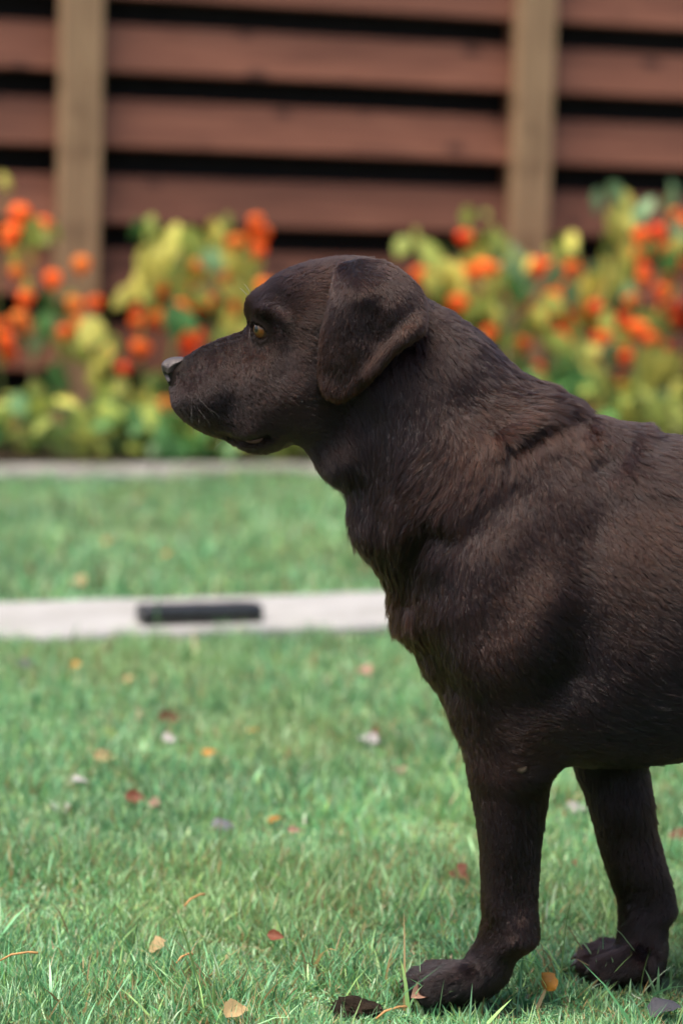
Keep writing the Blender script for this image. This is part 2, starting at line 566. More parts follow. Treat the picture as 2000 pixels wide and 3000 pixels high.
LANTERN_PX = [
 (57,620,0),(135,658,0),(34,678,0),(29,712,0),(49,798,2),(161,816,0),(241,770,2),(80,870,0),(52,930,2),(69,959,2),(276,890,0),(224,890,2),(247,948,2),(23,1034,0),(3,953,0),(189,976,0),
 (367,1085,1),(422,1017,0),(428,942,0),(459,925,2),(468,844,0),(407,942,0),(562,907,2),(603,885,0),(528,976,0),(580,982,0),(557,1011,1),(752,649,0),(766,678,0),(760,730,0),(689,707,2),(585,781,2),(654,813,2),(545,839,2),(694,902,0),(769,839,2),(321,1028,0),(296,1220,2),(488,1189,2),(428,1350,1),(98,1315,1),(218,1298,2),(264,1011,0),
 (1364,698,1),(1370,798,0),(1361,816,2),(1450,790,2),(1238,804,0),(1272,833,2),(1341,885,0),(1490,844,2),(1611,781,0),(1674,787,0),(1708,839,0),(1536,896,0),(1617,873,0),(1628,925,0),(1651,942,0),(1640,896,0),(1668,994,0),(1536,1011,0),(1439,976,0),(1576,1085,1),(1754,902,1),(1754,994,0),(1737,1045,1),(1875,689,0),(1886,741,2),(1970,635,0),(1932,678,1),(1846,885,0),(1869,959,0),(1832,1028,2),(1820,1129,0),(1950,1022,1),(1932,856,0),(1961,821,0),(1984,936,1),(1892,821,0),(1950,776,0),(1995,776,1),(1927,1195,1),(1972,902,1),
 (-70,720,0),(-120,900,2),(-160,790,0),(-95,1010,1),(2060,700,0),(2100,860,1),(2140,960,0),(2080,1060,2)]
LEAF_PX = [  # x, y, length px, colour
 (451,660,90,'lime'),(511,690,110,'yellow'),(562,700,110,'lime'),(436,760,120,'yellow'),(413,820,130,'yellow'),(505,760,120,'yellow'),(551,800,120,'lime'),(626,670,90,'yellow'),(672,655,90,'lime'),(672,740,110,'yellow'),(717,760,120,'yellow'),(643,830,110,'yellow'),(717,840,120,'yellow'),(666,930,120,'yellow'),(476,800,120,'yellow'),(758,780,110,'yellow'),(600,740,110,'yellow'),(490,870,110,'green'),(505,930,120,'green'),(560,760,110,'yellow'),(740,900,110,'lime'),(640,990,110,'lime'),(690,720,100,'yellow'),
 (86,670,110,'lime'),(40,750,100,'yellow'),(212,1000,130,'lime'),(138,950,120,'green'),(149,880,110,'green'),(296,970,100,'yellow'),(321,1030,100,'yellow'),(11,530,60,'yellow'),(110,770,90,'brown'),(190,930,70,'brown'),(60,990,90,'green'),
 (367,1150,130,'yellow'),(420,1180,120,'yellow'),(330,1200,120,'lime'),(430,1230,110,'yellow'),(470,1120,100,'lime'),(149,1100,120,'green'),(180,1180,100,'brown'),(105,1150,110,'lime'),
 (1215,700,100,'yellow'),(1245,740,110,'lime'),(1290,760,100,'lime'),(1376,630,70,'lime'),(1440,690,90,'lime'),(1400,760,110,'yellow'),(1330,800,110,'yellow'),(1470,740,100,'mint'),(1510,760,120,'mint'),(1540,800,120,'mint'),(1500,830,130,'mint'),(1560,850,120,'mint'),(1640,720,90,'lime'),(1670,710,90,'yellow'),(1600,740,80,'yellow'),(1640,800,110,'mint'),(1660,860,110,'mint'),(1720,800,80,'mint'),(1790,560,90,'mint'),(1810,590,110,'yellow'),(1780,650,110,'yellow'),(1815,680,120,'yellow'),(1830,740,110,'yellow'),(1770,770,110,'lime'),(1790,790,120,'yellow'),(1750,840,120,'yellow'),(1840,800,110,'lime'),(1905,610,100,'mint'),(1960,560,110,'mint'),(1985,680,100,'mint'),(1930,730,100,'green'),(1980,770,100,'green'),(1480,930,130,'mint'),(1490,1000,110,'lime'),(1400,900,120,'yellow'),(1440,850,110,'yellow'),(1560,960,120,'yellow'),(1600,1010,120,'lime'),(1680,1080,130,'green'),(1660,1120,130,'green'),(1700,1030,110,'lime'),(1710,920,110,'yellow'),(1780,940,110,'lime'),(1790,1010,110,'mint'),(1880,1060,130,'yellow'),(1900,1000,120,'yellow'),(1850,1110,120,'lime'),(1950,1100,120,'yellow'),(1980,1070,120,'yellow'),(1930,960,110,'lime'),(1750,1130,120,'yellow'),(1860,1170,120,'yellow'),(1900,1180,110,'yellow'),(1960,1180,110,'green'),(1800,1180,110,'yellow'),(1985,1130,110,'mint'),(1410,1000,110,'green'),(1470,1060,110,'lime'),(1530,1070,110,'green'),(1590,900,110,'lime'),(1350,850,110,'yellow'),(1300,850,110,'lime'),(1640,1180,110,'green'),
 (-60,760,110,'yellow'),(-100,830,120,'lime'),(-150,700,100,'yellow'),(-70,960,110,'green'),(2050,640,110,'mint'),(2090,760,120,'yellow'),(2120,900,120,'yellow'),(2060,940,110,'lime'),(2150,840,110,'mint')]
# stems: x at the foot, (x, y) of the top, tilt towards (+) or away from the camera, words that single the plant out
STEMS = [
 (-110,(-140,680),0.10,'lantern plant with yellow leaves at the far left end of the bed'),
 (20,(15,560),0.05,'tall sparse lantern plant with red lanterns at the left picture edge'),
 (85,(60,640),0.22,'lantern plant between the left picture edge and the left fence post'),
 (205,(140,660),0.12,'leaning bare tan lantern stem crossing in front of the left fence post'),
 (275,(235,760),0.25,'short lantern plant just right of the left fence post'),
 (345,(330,1000),0.34,'low sparse lantern plant hanging left of and below the dog nose'),
 (430,(450,660),0.10,'bushy yellow lantern plant standing left of the dog muzzle'),
 (520,(540,690),0.25,'yellow leaved lantern plant directly above the dog nose'),
 (610,(670,650),0.08,'lantern plant with lime top leaf behind the dog brow'),
 (710,(756,630),0.20,'lantern plant with a pair of high orange lanterns above the dog forehead'),
 (1235,(1225,690),0.18,'yellow green lantern plant close behind the dog ear'),
 (1340,(1372,620),0.08,'lantern plant with a dark red top lantern behind the dog nape'),
 (1455,(1450,680),0.28,'lantern plant with pale orange fruit left of the right fence post'),
 (1540,(1525,740),0.12,'pale mint leaved lantern plant in front of the right fence post'),
 (1630,(1630,710),0.26,'lantern plant heavy with a cluster of orange fruit right of the right post'),
 (1700,(1690,700),0.08,'yellow topped lantern plant between the right post and the tall corner plant'),
 (1790,(1800,550),0.20,'tall yellow lantern plant rising above its neighbours near the right edge'),
 (1880,(1880,610),0.32,'lantern plant with stacked orange fruit left of the right picture edge'),
 (1960,(1965,550),0.12,'tall mint green lantern plant at the right picture edge'),
 (2090,(2090,620),0.22,'lantern plant at the far right end of the bed'),
]
def bed_point(px, py, near):
    o = O_F + N_F * near
    return on_plane(px, py, o, N_F)

plants = []
for i, (fx, (tx, ty), tw, lab) in enumerate(STEMS):
    near = 0.20 + tw * 1.3
    top = bed_point(tx, ty, near)
    foot = bed_point(fx, 1300, near); foot[2] = 0.0
    plants.append(dict(root=tag(empty('lantern_plant', tuple(foot)), lab, 'plant', 'lantern plants along the fence'), foot=foot, top=top, near=near, tx=tx, fx=fx, ty=ty, items=[]))

def stem_at(p, z):
    t = max(0.0, min(1.0, z / p['top'][2]))
    q = p['foot'] * (1 - t) + p['top'] * t
    bend = 0.05 * math.sin(t * math.pi) * (1 if int(p['fx']) % 2 else -1)
    return q + E_F * bend * 0.6 + np.array((0, 0, 0))

def owner(px, py):
    best, bd = None, 1e9
    for p in plants:
        t = min(1, max(0, (1300 - py) / (1300 - p['ty'])))
        sx = p['fx'] + (p['tx'] - p['fx']) * t
        d = abs(sx - px) + max(0, p['ty'] - 30 - py) * 2.0 + rng.uniform(0, 25)
        if d < bd: best, bd = p, d
    return best

more_l = [(x + random.uniform(-45, 45), y + random.uniform(-60, 60), random.choice([0, 0, 1, 2])) for x, y, c in LANTERN_PX if y < 1100 and random.random() < (0.45 if x > 1000 else 0.12)]
for (px, py, c) in LANTERN_PX + more_l:
    p = owner(px, py)
    near = p['near'] + random.uniform(-0.10, 0.12)
    pos = bed_point(px, py - 26, near)
    h = random.uniform(0.048, 0.070)
    o = link('lantern', LANTERNS[random.randrange(3)], None, p['root'])
    o.location = pos - p['foot']
    o.scale = (h * 1.1, h * 1.1, h * random.uniform(0.88, 1.05))
    o.rotation_euler = (random.uniform(-0.3, 0.3), random.uniform(-0.35, 0.35), random.uniform(0, 6.28))
    if not o.data.materials: o.data.materials.append(M_LANT[0])
    o.material_slots[0].link = 'OBJECT'; o.material_slots[0].material = M_LANT[c]
    p['items'].append((pos, 0.0013))
extra = []
for (px, py, L, c) in LEAF_PX:
    if random.random() < 0.9:
        extra.append((px + random.uniform(-55, 55), py + random.uniform(-10, 70), L * random.uniform(0.6, 0.95), c if random.random() < 0.6 else random.choice(['lime', 'green', 'yellow', 'mint'])))
for (px, py, L, c) in LEAF_PX:
    for _ in range(2 if px > 1000 else 1):
        if random.random() < 0.7:
            extra.append((px + random.uniform(-60, 60), py + random.uniform(-5, 90), L * random.uniform(0.45, 0.75), random.choice(['yellow', 'yellow', 'lime', 'lime', 'green', c])))
for (px, py, L, c) in LEAF_PX + extra:
    p = owner(px, py)
    near = p['near'] + random.uniform(-0.14, 0.14)
    pos = bed_point(px, py - L * 0.35, near)
    o = link('leaf', LEAVES[random.randrange(6)], None, p['root'])
    s = L / 930.0
    o.location = pos - p['foot']
    o.scale = (s * random.uniform(0.85, 1.25), s, s * random.uniform(0.9, 1.15))
    o.rotation_euler = (random.uniform(-0.25, 0.75), random.uniform(-0.8, 0.8), random.uniform(-1.0, 1.0) + FROT)
    if not o.data.materials: o.data.materials.append(M_LF['green'])
    o.material_slots[0].link = 'OBJECT'; o.material_slots[0].material = M_LF[c]
    p['items'].append((pos, 0.0016))
for k, p in enumerate(plants):
    bm = bmesh.new()
    f = p['foot']
    n = 12
    pts = [stem_at(p, p['top'][2] * i / n) - f + np.array((0.006 * math.sin(i * 2.1 + k), 0.006 * math.cos(i * 1.7 + k), 0)) for i in range(n + 1)]
    tube_into(bm, pts, [0.0075 * (1 - 0.65 * i / n) for i in range(n + 1)], 6)
    for pos, rad in p['items']:
        base = stem_at(p, max(0.04, pos[2] - 0.06)) - f
        e = pos - f
        mid = (base + e) / 2 + np.array((0, 0, 0.025))
        tube_into(bm, [base, mid, e], [rad * 1.5, rad, rad * 0.8], 4, False)
    link('stem', bm_mesh('stem', bm, True), M_STEM if k in (3, 4, 2) else M_STEM_G, p['root'])

# low green plants between the edging and the lantern plants
LOW = [
 (30, 1290, 'green', 'low dark green plant at the bed edge in the left picture corner'),
 (110, 1270, 'green', 'low leafy green plant in front of the leftmost lantern stems'),
 (190, 1300, 'lime', 'low lime green plant at the foot of the leaning tan stem'),
 (280, 1280, 'green', 'low green plant at the bed edge right of the left post'),
 (370, 1270, 'lime', 'low yellowish plant growing under the low lantern plant'),
 (460, 1300, 'green', 'low bright green plant at the bed edge below the dog nose'),
 (560, 1290, 'lime', 'low light green plant at the bed edge under the dog muzzle'),
 (660, 1310, 'green', 'low green plant at the bed edge beneath the dog chin'),
 (770, 1320, 'lime', 'low light green plant behind the dog lower jaw'),
 (880, 1330, 'green', 'low green plant seen beside the dog throat'),
 (1500, 1220, 'green', 'low green plant behind the dog neck, left of the withers'),
 (1680, 1200, 'green', 'low bright green plant just above the dog withers'),
 (1800, 1230, 'lime', 'low lime plant behind the dog back'),
 (1930, 1240, 'lime', 'low yellow green plant above the dog back at the right edge'),
]
for k, (px, py, c, lab) in enumerate(LOW):
    near = 0.62 + 0.10 * (k % 3)
    foot = bed_point(px, 1330, near); foot[2] = 0.015
    root = tag(empty('low_plant', tuple(foot)), lab, 'plant', 'low plants at the bed edge')
    bm = bmesh.new()
    hmax = max(0.10, bed_point(px, py, near)[2] + 0.12)
    for j in range(24):
        an = random.uniform(0, 6.28); rr = random.uniform(0.01, 0.11)
        z = random.uniform(0.04, hmax)
        e = np.array((rr * math.cos(an) * 1.4, rr * math.sin(an), z))
        o = link('leaf', LEAVES[random.randrange(6)], None, root)
        s = random.uniform(0.06, 0.115)
        o.location = e
        o.scale = (s, s, s)
        o.rotation_euler = (random.uniform(-1.4, 0.4), random.uniform(-0.7, 0.7), an + 1.57 + random.uniform(-0.6, 0.6))
        cc = c if random.random() < 0.7 else random.choice(['lime', 'green', 'mint', 'yellow'])
        o.material_slots[0].link = 'OBJECT'; o.material_slots[0].material = M_LF[cc]
        tube_into(bm, [(0, 0, -0.01), e * np.array((0.5, 0.5, 0.6)), e], [0.002, 0.0016, 0.001], 4, False)
    link('stem', bm_mesh('stem', bm, True), M_STEM_G, root)
# ---------------------------------------------------------------- the dog
PSI = R(8.0)
DU = np.array((math.cos(PSI), -math.sin(PSI), 0.0))      # towards the dog's tail
DW = np.array((math.sin(PSI), math.cos(PSI), 0.0))       # towards the dog's far side
DO = np.array((0.17, 2.42, 0.0))
PXM = 1.0 / 2900.0                                        # metres per photo pixel at the dog

def uz(px, py, w=0.0):
    d = ray(px, py)
    P = CAM + d * ((np.dot(DO - CAM, DW) + w) / np.dot(d, DW))
    return np.dot(P - DO, DU), P[2]

def skin_w(px):
    """how far the visible flank lies from the median plane"""
    return float(np.interp(px, [480, 560, 750, 1000, 1300, 1500], [-0.012, -0.030, -0.047, -0.058, -0.075, -0.110]))

def uzs(pts, w=0.0):
    return np.array([uz(p[0], p[1], skin_w(p[0]) if w == 'skin' else w) for p in pts])

def smooth_poly(pts, sub=4, closed=True):
    P = np.asarray(pts, float)
    n = len(P)
    out = []
    for i in range(n if closed else n - 1):
        p0, p1, p2, p3 = (P[(i - 1) % n], P[i], P[(i + 1) % n], P[(i + 2) % n]) if closed else (P[max(i - 1, 0)], P[i], P[i + 1], P[min(i + 2, n - 1)])
        for k in range(sub):
            t = k / sub
            out.append(0.5 * ((2 * p1) + (-p0 + p2) * t + (2 * p0 - 5 * p1 + 4 * p2 - p3) * t * t + (-p0 + 3 * p1 - 3 * p2 + p3) * t ** 3))
    if not closed: out.append(P[-1])
    return np.array(out)

def poly_dist(Q, poly, closed=True):
    """signed distance (positive inside) of points Q (N,2) to a closed polygon, or plain distance to a polyline"""
    A = poly; B = np.roll(poly, -1, 0)
    if not closed: A, B = poly[:-1], poly[1:]
    d2 = np.full(len(Q), 1e9); ins = np.zeros(len(Q), bool)
    for a, b in zip(A, B):
        e = b - a; L = e @ e + 1e-12
        v0, v1 = Q[:, 0] - a[0], Q[:, 1] - a[1]
        t = np.clip((v0 * e[0] + v1 * e[1]) / L, 0, 1)
        d2 = np.minimum(d2, (v0 - t * e[0]) ** 2 + (v1 - t * e[1]) ** 2)
        if closed:
            c = (a[1] > Q[:, 1]) != (b[1] > Q[:, 1])
            if c.any():
                xx = a[0] + (Q[:, 1] - a[1]) / ((b[1] - a[1]) if b[1] != a[1] else 1e-12) * (b[0] - a[0])
                ins ^= c & (Q[:, 0] < xx)
    d = np.sqrt(d2)
    return np.where(ins, d, -d) if closed else d

class Field:
    """smooth scattered interpolation of control values given in photo pixels"""
    def __init__(self, pts, w=0.0, soft=0.02, power=1.7):
        self.P = uzs(pts, w); self.v = np.array([p[2:] for p in pts], float); self.s = soft; self.p = power
    def __call__(self, Q):
        num = np.zeros((len(Q), self.v.shape[1])); den = np.zeros(len(Q))
        for p, v in zip(self.P, self.v):
            k = 1.0 / ((Q[:, 0] - p[0]) ** 2 + (Q[:, 1] - p[1]) ** 2 + self.s ** 2) ** self.p
            num += k[:, None] * v; den += k
        r = num / den[:, None]
        return r[:, 0] if r.shape[1] == 1 else r

class Plate:
    """thin-plate interpolation of control values given in photo pixels: no dents or plateaus at the points"""
    def __init__(self, pts, w=0.0, reg=2e-4):
        self.P = uzs(pts, w); v = np.array([p[2] for p in pts], float)
        n = len(v); self.lo, self.hi = v.min(), v.max()
        K = self.kern(np.linalg.norm(self.P[:, None] - self.P[None], axis=2)) + np.eye(n) * reg
        A = np.zeros((n + 3, n + 3)); A[:n, :n] = K
        A[:n, n] = 1; A[:n, n + 1:] = self.P; A[n:, :n] = A[:n, n:].T
        self.c = np.linalg.solve(A, np.concatenate([v, np.zeros(3)]))
    @staticmethod
    def kern(r):
        return r * r * np.log(r + 1e-9)
    def __call__(self, Q):
        n = len(self.P)
        out = self.c[n] + Q @ self.c[n + 1:]
        for p, c in zip(self.P, self.c[:n]):
            out = out + c * self.kern(np.hypot(Q[:, 0] - p[0], Q[:, 1] - p[1]))
        return np.clip(out, self.lo, self.hi)

TRUNK = [(478,1072),(488,1056),(510,1047),(545,1040),(579,1021),(631,998),(677,981),(712,967),(726,946),(719,916),(721,888),(738,859),(774,832),(809,803),(849,780),(901,760),(964,749),(1021,744),(1073,746),(1119,758),(1165,781),(1205,815),(1240,852),(1270,872),(1318,896),(1375,936),(1427,976),(1467,1017),(1513,1062),(1559,1094),(1605,1114),(1640,1137),(1674,1154),(1708,1177),(1726,1199),(1749,1204),(1789,1215),(1846,1226),(1886,1229),(1932,1252),(2000,1266),(2150,1290),(2350,1295),(2550,1290),(2700,1320),(2810,1400),(2860,1540),(2850,1750),(2780,1930),(2640,2030),(2480,2110),(2250,2190),(2000,2235),(1926,2244),(1835,2253),(1743,2252),(1657,2246),(1560,2240),(1450,2200),(1345,2125),(1274,2019),(1236,1968),(1210,1917),(1172,1872),(1140,1827),(1131,1776),(1115,1706),(1083,1655),(1045,1604),(1019,1547),(1010,1495),(1000,1444),(955,1405),(929,1375),(906,1343),(883,1318),(860,1308),(832,1314),(797,1326),(757,1330),(717,1320),(683,1301),(648,1284),(608,1271),(566,1250),(529,1222),(505,1190),(495,1154),(492,1122),(483,1095)]
NLEG = [(1360,1990),(1335,2070),(1338,2140),(1350,2201),(1364,2287),(1381,2367),(1396,2459),(1401,2545),(1402,2631),(1404,2689),(1390,2746),(1364,2792),(1345,2817),(1295,2823),(1249,2834),(1217,2861),(1200,2895),(1204,2922),(1272,2944),(1358,2946),(1433,2925),(1490,2875),(1520,2815),(1572,2775),(1586,2740),(1582,2677),(1582,2631),(1588,2545),(1595,2459),(1608,2373),(1619,2304),(1634,2240),(1640,2120),(1600,1990),(1450,1940)]
FLEG = [(1660,2120),(1674,2247),(1703,2321),(1731,2413),(1754,2505),(1777,2574),(1800,2631),(1806,2677),(1803,2729),(1792,2770),(1760,2783),(1722,2803),(1702,2838),(1720,2872),(1789,2882),(1875,2886),(1932,2878),(1952,2832),(1961,2775),(1962,2725),(1975,2700),(1988,2677),(1988,2648),(1972,2574),(1955,2516),(1932,2430),(1921,2344),(1906,2247),(1900,2120)]
# hind legs and tail stand outside the photograph
HLEG = [(2420,1700),(2380,1950),(2400,2120),(2480,2250),(2560,2400),(2580,2560),(2560,2700),(2470,2770),(2430,2830),(2450,2880),(2600,2890),(2660,2830),(2690,2700),(2740,2560),(2760,2480),(2700,2330),(2740,2150),(2830,1950),(2840,1700),(2700,1550)]

class Slab2D:
    """solid whose side outline is a polygon and whose half width follows control fields"""
    def __init__(self, poly, w0, T, Rr, lines=(), inset=None, expo=2.0):
        self.poly = smooth_poly(uzs(poly, w0), 3); self.w0 = w0
        mk = Plate if len(T) > 12 else Field
        self.T = mk(T, w0); self.R = mk(Rr, w0); self.inset = Field(inset, w0) if inset else None
        lw = 'skin' if w0 == 0.0 else w0
        self.lines = [(smooth_poly(uzs(l, lw), 4, False) if len(l) > 1 else np.repeat(uzs(l, lw), 2, 0) + np.array([[0, 0], [1e-5, 0]]), a, s * PXM) for l, a, s in lines]
        self.e = expo
        self.bb = (self.poly.min(0) - 0.03, self.poly.max(0) + 0.03)
    def prep(self, Q):
        d = poly_dist(Q, self.poly)
        if self.inset: d = d - self.inset(Q)
        T = self.T(Q); Rr = self.R(Q)
        for L, a, s in self.lines:
            dd = poly_dist(Q, L, False)
            T = T + a * np.exp(-0.5 * (dd / s) ** 2)
        return d, np.maximum(T, 0.006), Rr
    def half(self, Q):
        d, T, Rr = self.prep(Q)
        q = np.clip(1 - d / Rr, 0, 1)
        return np.where(d > 0, T * np.sqrt(np.maximum(0, 1 - q * q)), 0.0)
    def sdf(self, prep, w):
        d, T, Rr = prep
        q = np.maximum(0, 1 - d / Rr)
        r = np.sqrt(q * q + (np.abs(w - self.w0) / T) ** 2)
        return (r - 1) * np.minimum(T, Rr) * 0.9

LINES = [
 ([(1010,1180),(965,1285),(890,1335)], -0.012, 34),
 ([(768,985)], -0.007, 30), ([(835,1040),(845,1080)], -0.010, 30),
 ([(742,925),(785,915),(830,940)], 0.008, 17), ([(725,1000),(690,1080)], -0.004, 26),
 ([(600,1180)], 0.006, 55), ([(668,1195)], -0.005, 30), ([(560,1100),(585,1070)], -0.003, 22),
 ([(900,960),(880,1100)], 0.004, 45),
 ([(640,1281),(690,1296),(735,1296),(772,1281)], -0.012, 8), ([(700,1280),(740,1268)], 0.003, 18),
 ([(1275,1550),(1215,1640),(1190,1760)], -0.009, 26), ([(1140,1480),(1185,1620),(1172,1740)], 0.005, 30),
 ([(1510,1440),(1420,1520),(1330,1575)], -0.005, 34),
 ([(1470,1290),(1560,1240),(1640,1185),(1705,1172)], 0.010, 24), ([(1500,1310),(1580,1275),(1665,1228),(1728,1203)], -0.005, 16),
 ([(1380,1180),(1440,1260)], -0.006, 40), ([(1060,1250),(1110,1500)], -0.010, 45),
 ([(1800,1480),(1725,1580),(1690,1750),(1700,1900),(1640,2000)], -0.006, 50),
 ([(1610,1750),(1500,1900),(1400,1960)], 0.012, 65), ([(1560,1420),(1480,1600),(1380,1750)], 0.005, 60),
 ([(1840,1320),(1760,1370)], -0.012, 34), ([(1880,1300),(1930,1420)], 0.006, 30),
 ([(1330,1850)], 0.010, 70), ([(1460,2090),(1590,2060),(1660,1990)], -0.004, 45), ([(1250,1920),(1300,2010)], -0.012, 30),
 ([(1540,2205)], 0.012, 45),
]
TP = [(490,1090,.012),(522,1090,.017),(560,1150,.033),(640,1120,.036),(640,1220,.037),(720,1120,.045),(740,1312,.030),(700,1290,.030),(730,960,.044),(760,900,.052),(900,850,.062),(1080,850,.064),(860,1120,.063),(950,1150,.064),(880,1280,.050),(800,1250,.047),(1020,1260,.058),(1250,950,.066),(1250,1200,.074),(1000,1430,.055),(1200,1450,.088),(1450,1250,.090),(1080,1620,.070),(1170,1790,.085),(1400,1650,.118),(1550,1500,.112),(1750,1290,.090),(1850,1700,.126),(2300,1700,.135),(2600,1600,.110),(1900,2150,.120),(2400,2100,.090),(1400,2050,.112),(1520,2180,.108),(2800,1600,.110)]
RP = [(500,1090,.020),(560,1100,.030),(640,1100,.040),(620,1230,.040),(740,1310,.028),(740,930,.050),(950,800,.058),(860,1200,.055),(1150,850,.060),(1300,950,.075),(950,1380,.055),(1030,1550,.070),(1450,1100,.085),(1700,1220,.085),(1150,1780,.080),(1500,1600,.135),(1900,1300,.110),(1900,1700,.150),(1300,2000,.075),(1700,2220,.090),(2400,2100,.09),(2700,1600,.12)]
IN = [(488,1085,.0035),(508,1060,.0025),(535,1060,.0),(600,1020,.0),(740,880,.0005),(950,760,.003),(1150,790,.004),(540,1210,.0),(600,1260,.0),(700,1300,.0),(760,1320,.001),(900,1340,.004),(1000,1480,.006),(1130,1780,.008),(1300,2050,.006),(1350,930,.006),(1550,1090,.006),(1720,1190,.005),(1850,1230,.006),(2200,1280,.006),(1900,2240,.006)]
BODY = Slab2D(TRUNK, 0.0, TP, RP, LINES, IN)
LEG_N = Slab2D(NLEG, -0.052, [(1450,2000,.048),(1480,2200,.042),(1500,2400,.031),(1500,2600,.028),(1490,2740,.031),(1400,2810,.036),(1360,2850,.036),(1270,2880,.026),(1450,2890,.032)],
               [(1450,2000,.05),(1490,2250,.042),(1500,2450,.034),(1490,2700,.031),(1300,2880,.020)],
               [([(1560,2330),(1545,2520),(1520,2700)], -0.005, 26), ([(1440,2350),(1450,2650)], 0.004, 24), ([(1530,2690),(1500,2760)], 0.004, 26), ([(1345,2850),(1240,2880)], -0.004, 9), ([(1400,2840),(1330,2925)], -0.003, 10), ([(1400,2870),(1290,2890)], -0.003, 12)],
               [(1400,2100,.005),(1390,2500,.003),(1590,2400,.004),(1300,2860,.003)])
LEG_F = Slab2D(FLEG, 0.068, [(1780,2150,.044),(1810,2300,.036),(1850,2500,.030),(1880,2700,.028),(1760,2840,.026),(1870,2850,.034),(1810,2800,.034),(1975,2670,.012)],
               [(1790,2200,.042),(1850,2450,.033),(1880,2680,.030),(1850,2860,.022),(1985,2670,.012)],
               [([(1900,2640),(1900,2800)], -0.004, 14)], [(1750,2400,.003),(1930,2400,.004),(1800,2800,.003)])
LEG_H = [Slab2D(HLEG, s * 0.075, [(2600,1800,.055),(2550,2200,.045),(2650,2500,.028),(2620,2800,.030)], [(2600,1800,.07),(2600,2200,.05),(2650,2600,.03),(2540,2830,.025)]) for s in (-1, 1)]

def smin(a, b, k):
    h = np.clip(0.5 + 0.5 * (b - a) / k, 0, 1)
    return b * (1 - h) + a * h - k * h * (1 - h)

def capsule(u, w, z, a, b, ra, rb):
    ab = b - a; L = ab @ ab
    pu, pw, pz = u - a[0], w - a[1], z - a[2]
    t = np.clip((pu * ab[0] + pw * ab[1] + pz * ab[2]) / L, 0, 1)
    return np.sqrt((pu - t * ab[0]) ** 2 + (pw - t * ab[1]) ** 2 + (pz - t * ab[2]) ** 2) - (ra + (rb - ra) * t)

def p3(px, py, w):
    u, z = uz(px, py, w)
    return np.array((u, w, z))

TOES = []   # capsules: a, b, ra, rb
for wl, fx, fy in ((-0.052, 1200, 2905), (0.068, 1700, 2852)):
    for dw, back, tip, ry in ((-0.033, 165, 62, 10), (-0.011, 150, 24, 4), (0.011, 150, 24, 0), (0.033, 165, 62, 0)):
        a = p3(fx + back, fy - 32, wl + dw * 0.8); b = p3(fx + tip, fy - 6 + ry, wl + dw)
        b[2] = max(b[2], 0.013)
        TOES.append((a + np.array((0, 0, 0.002)), b + np.array((0.004, 0, 0.004)), 0.0165, 0.0155))
TAIL = [p3(2790,1380,0), p3(2930,1480,0), p3(3050,1640,0.01), p3(3140,1830,0.02), p3(3200,1990,0.02)]
TAIL_R = [0.040, 0.034, 0.028, 0.021, 0.010]

# eyes
EYE_R = 0.0118
_e = np.array([uz(771, 967, -0.047)])
_eh = BODY.half(_e)[0]
EYES = []
for s in (-1, 1):
    c = np.array((_e[0, 0], s * (_eh - 0.0062), _e[0, 1]))
    d = np.array((-0.66, s * 0.75, 0.03)); d /= np.linalg.norm(d)
    EYES.append((c, d))

def lids(f, u, w, z):
    for c, d in EYES:
        dx, dy, dz = u - c[0], w - c[1], z - c[2]
        r = np.sqrt(dx * dx + dy * dy + dz * dz)
        near = r < 0.05
        f = np.where(near, smin(f, r - (EYE_R + 0.0020), 0.012), f)
        along = dx * d[0] + dy * d[1] + dz * d[2]
        side = np.cross(d, (0, 0, 1)); side /= np.linalg.norm(side)
        up = np.cross(side, d)
        a = (dx * side[0] + dy * side[1] + dz * side[2]) * (-1 if d[1] < 0 else 1)   # positive towards the nose
        b = dx * up[0] + dy * up[1] + dz * up[2]
        b = b + a * 0.35
        # almond opening: narrow at both corners
        op = np.abs(b + 0.0016) / 0.0046 + (np.abs(a) / 0.0096) ** 2
        cut = np.maximum((op - 1) * 0.005, 0.0 - along)
        f = np.where(near, np.maximum(f, -np.maximum(cut, EYE_R * 0.2 - along + 0.0)), f)
    return f

def body_sdf(u, w, z, preps):
    f = BODY.sdf(preps[0], w)
    f = smin(f, LEG_N.sdf(preps[1], w), 0.022)
    f = smin(f, LEG_F.sdf(preps[2], w), 0.022)
    for k in (0, 1):
        f = smin(f, LEG_H[k].sdf(preps[3 + k], w), 0.03)
    return f
PARTS = [BODY, LEG_N, LEG_F] + LEG_H

def full_points(P):
    u, w, z = P[:, 0], P[:, 1], P[:, 2]
    Q = np.stack([u, z], 1)
    f = body_sdf(u, w, z, [p.prep(Q) for p in PARTS])
    for a, b, ra, rb in TOES:
        f = smin(f, capsule(u, w, z, a, b, ra, rb), 0.007)
    for i in range(4):
        f = smin(f, capsule(u, w, z, TAIL[i], TAIL[i + 1], TAIL_R[i], TAIL_R[i + 1]), 0.03)
    return lids(f, u, w, z)

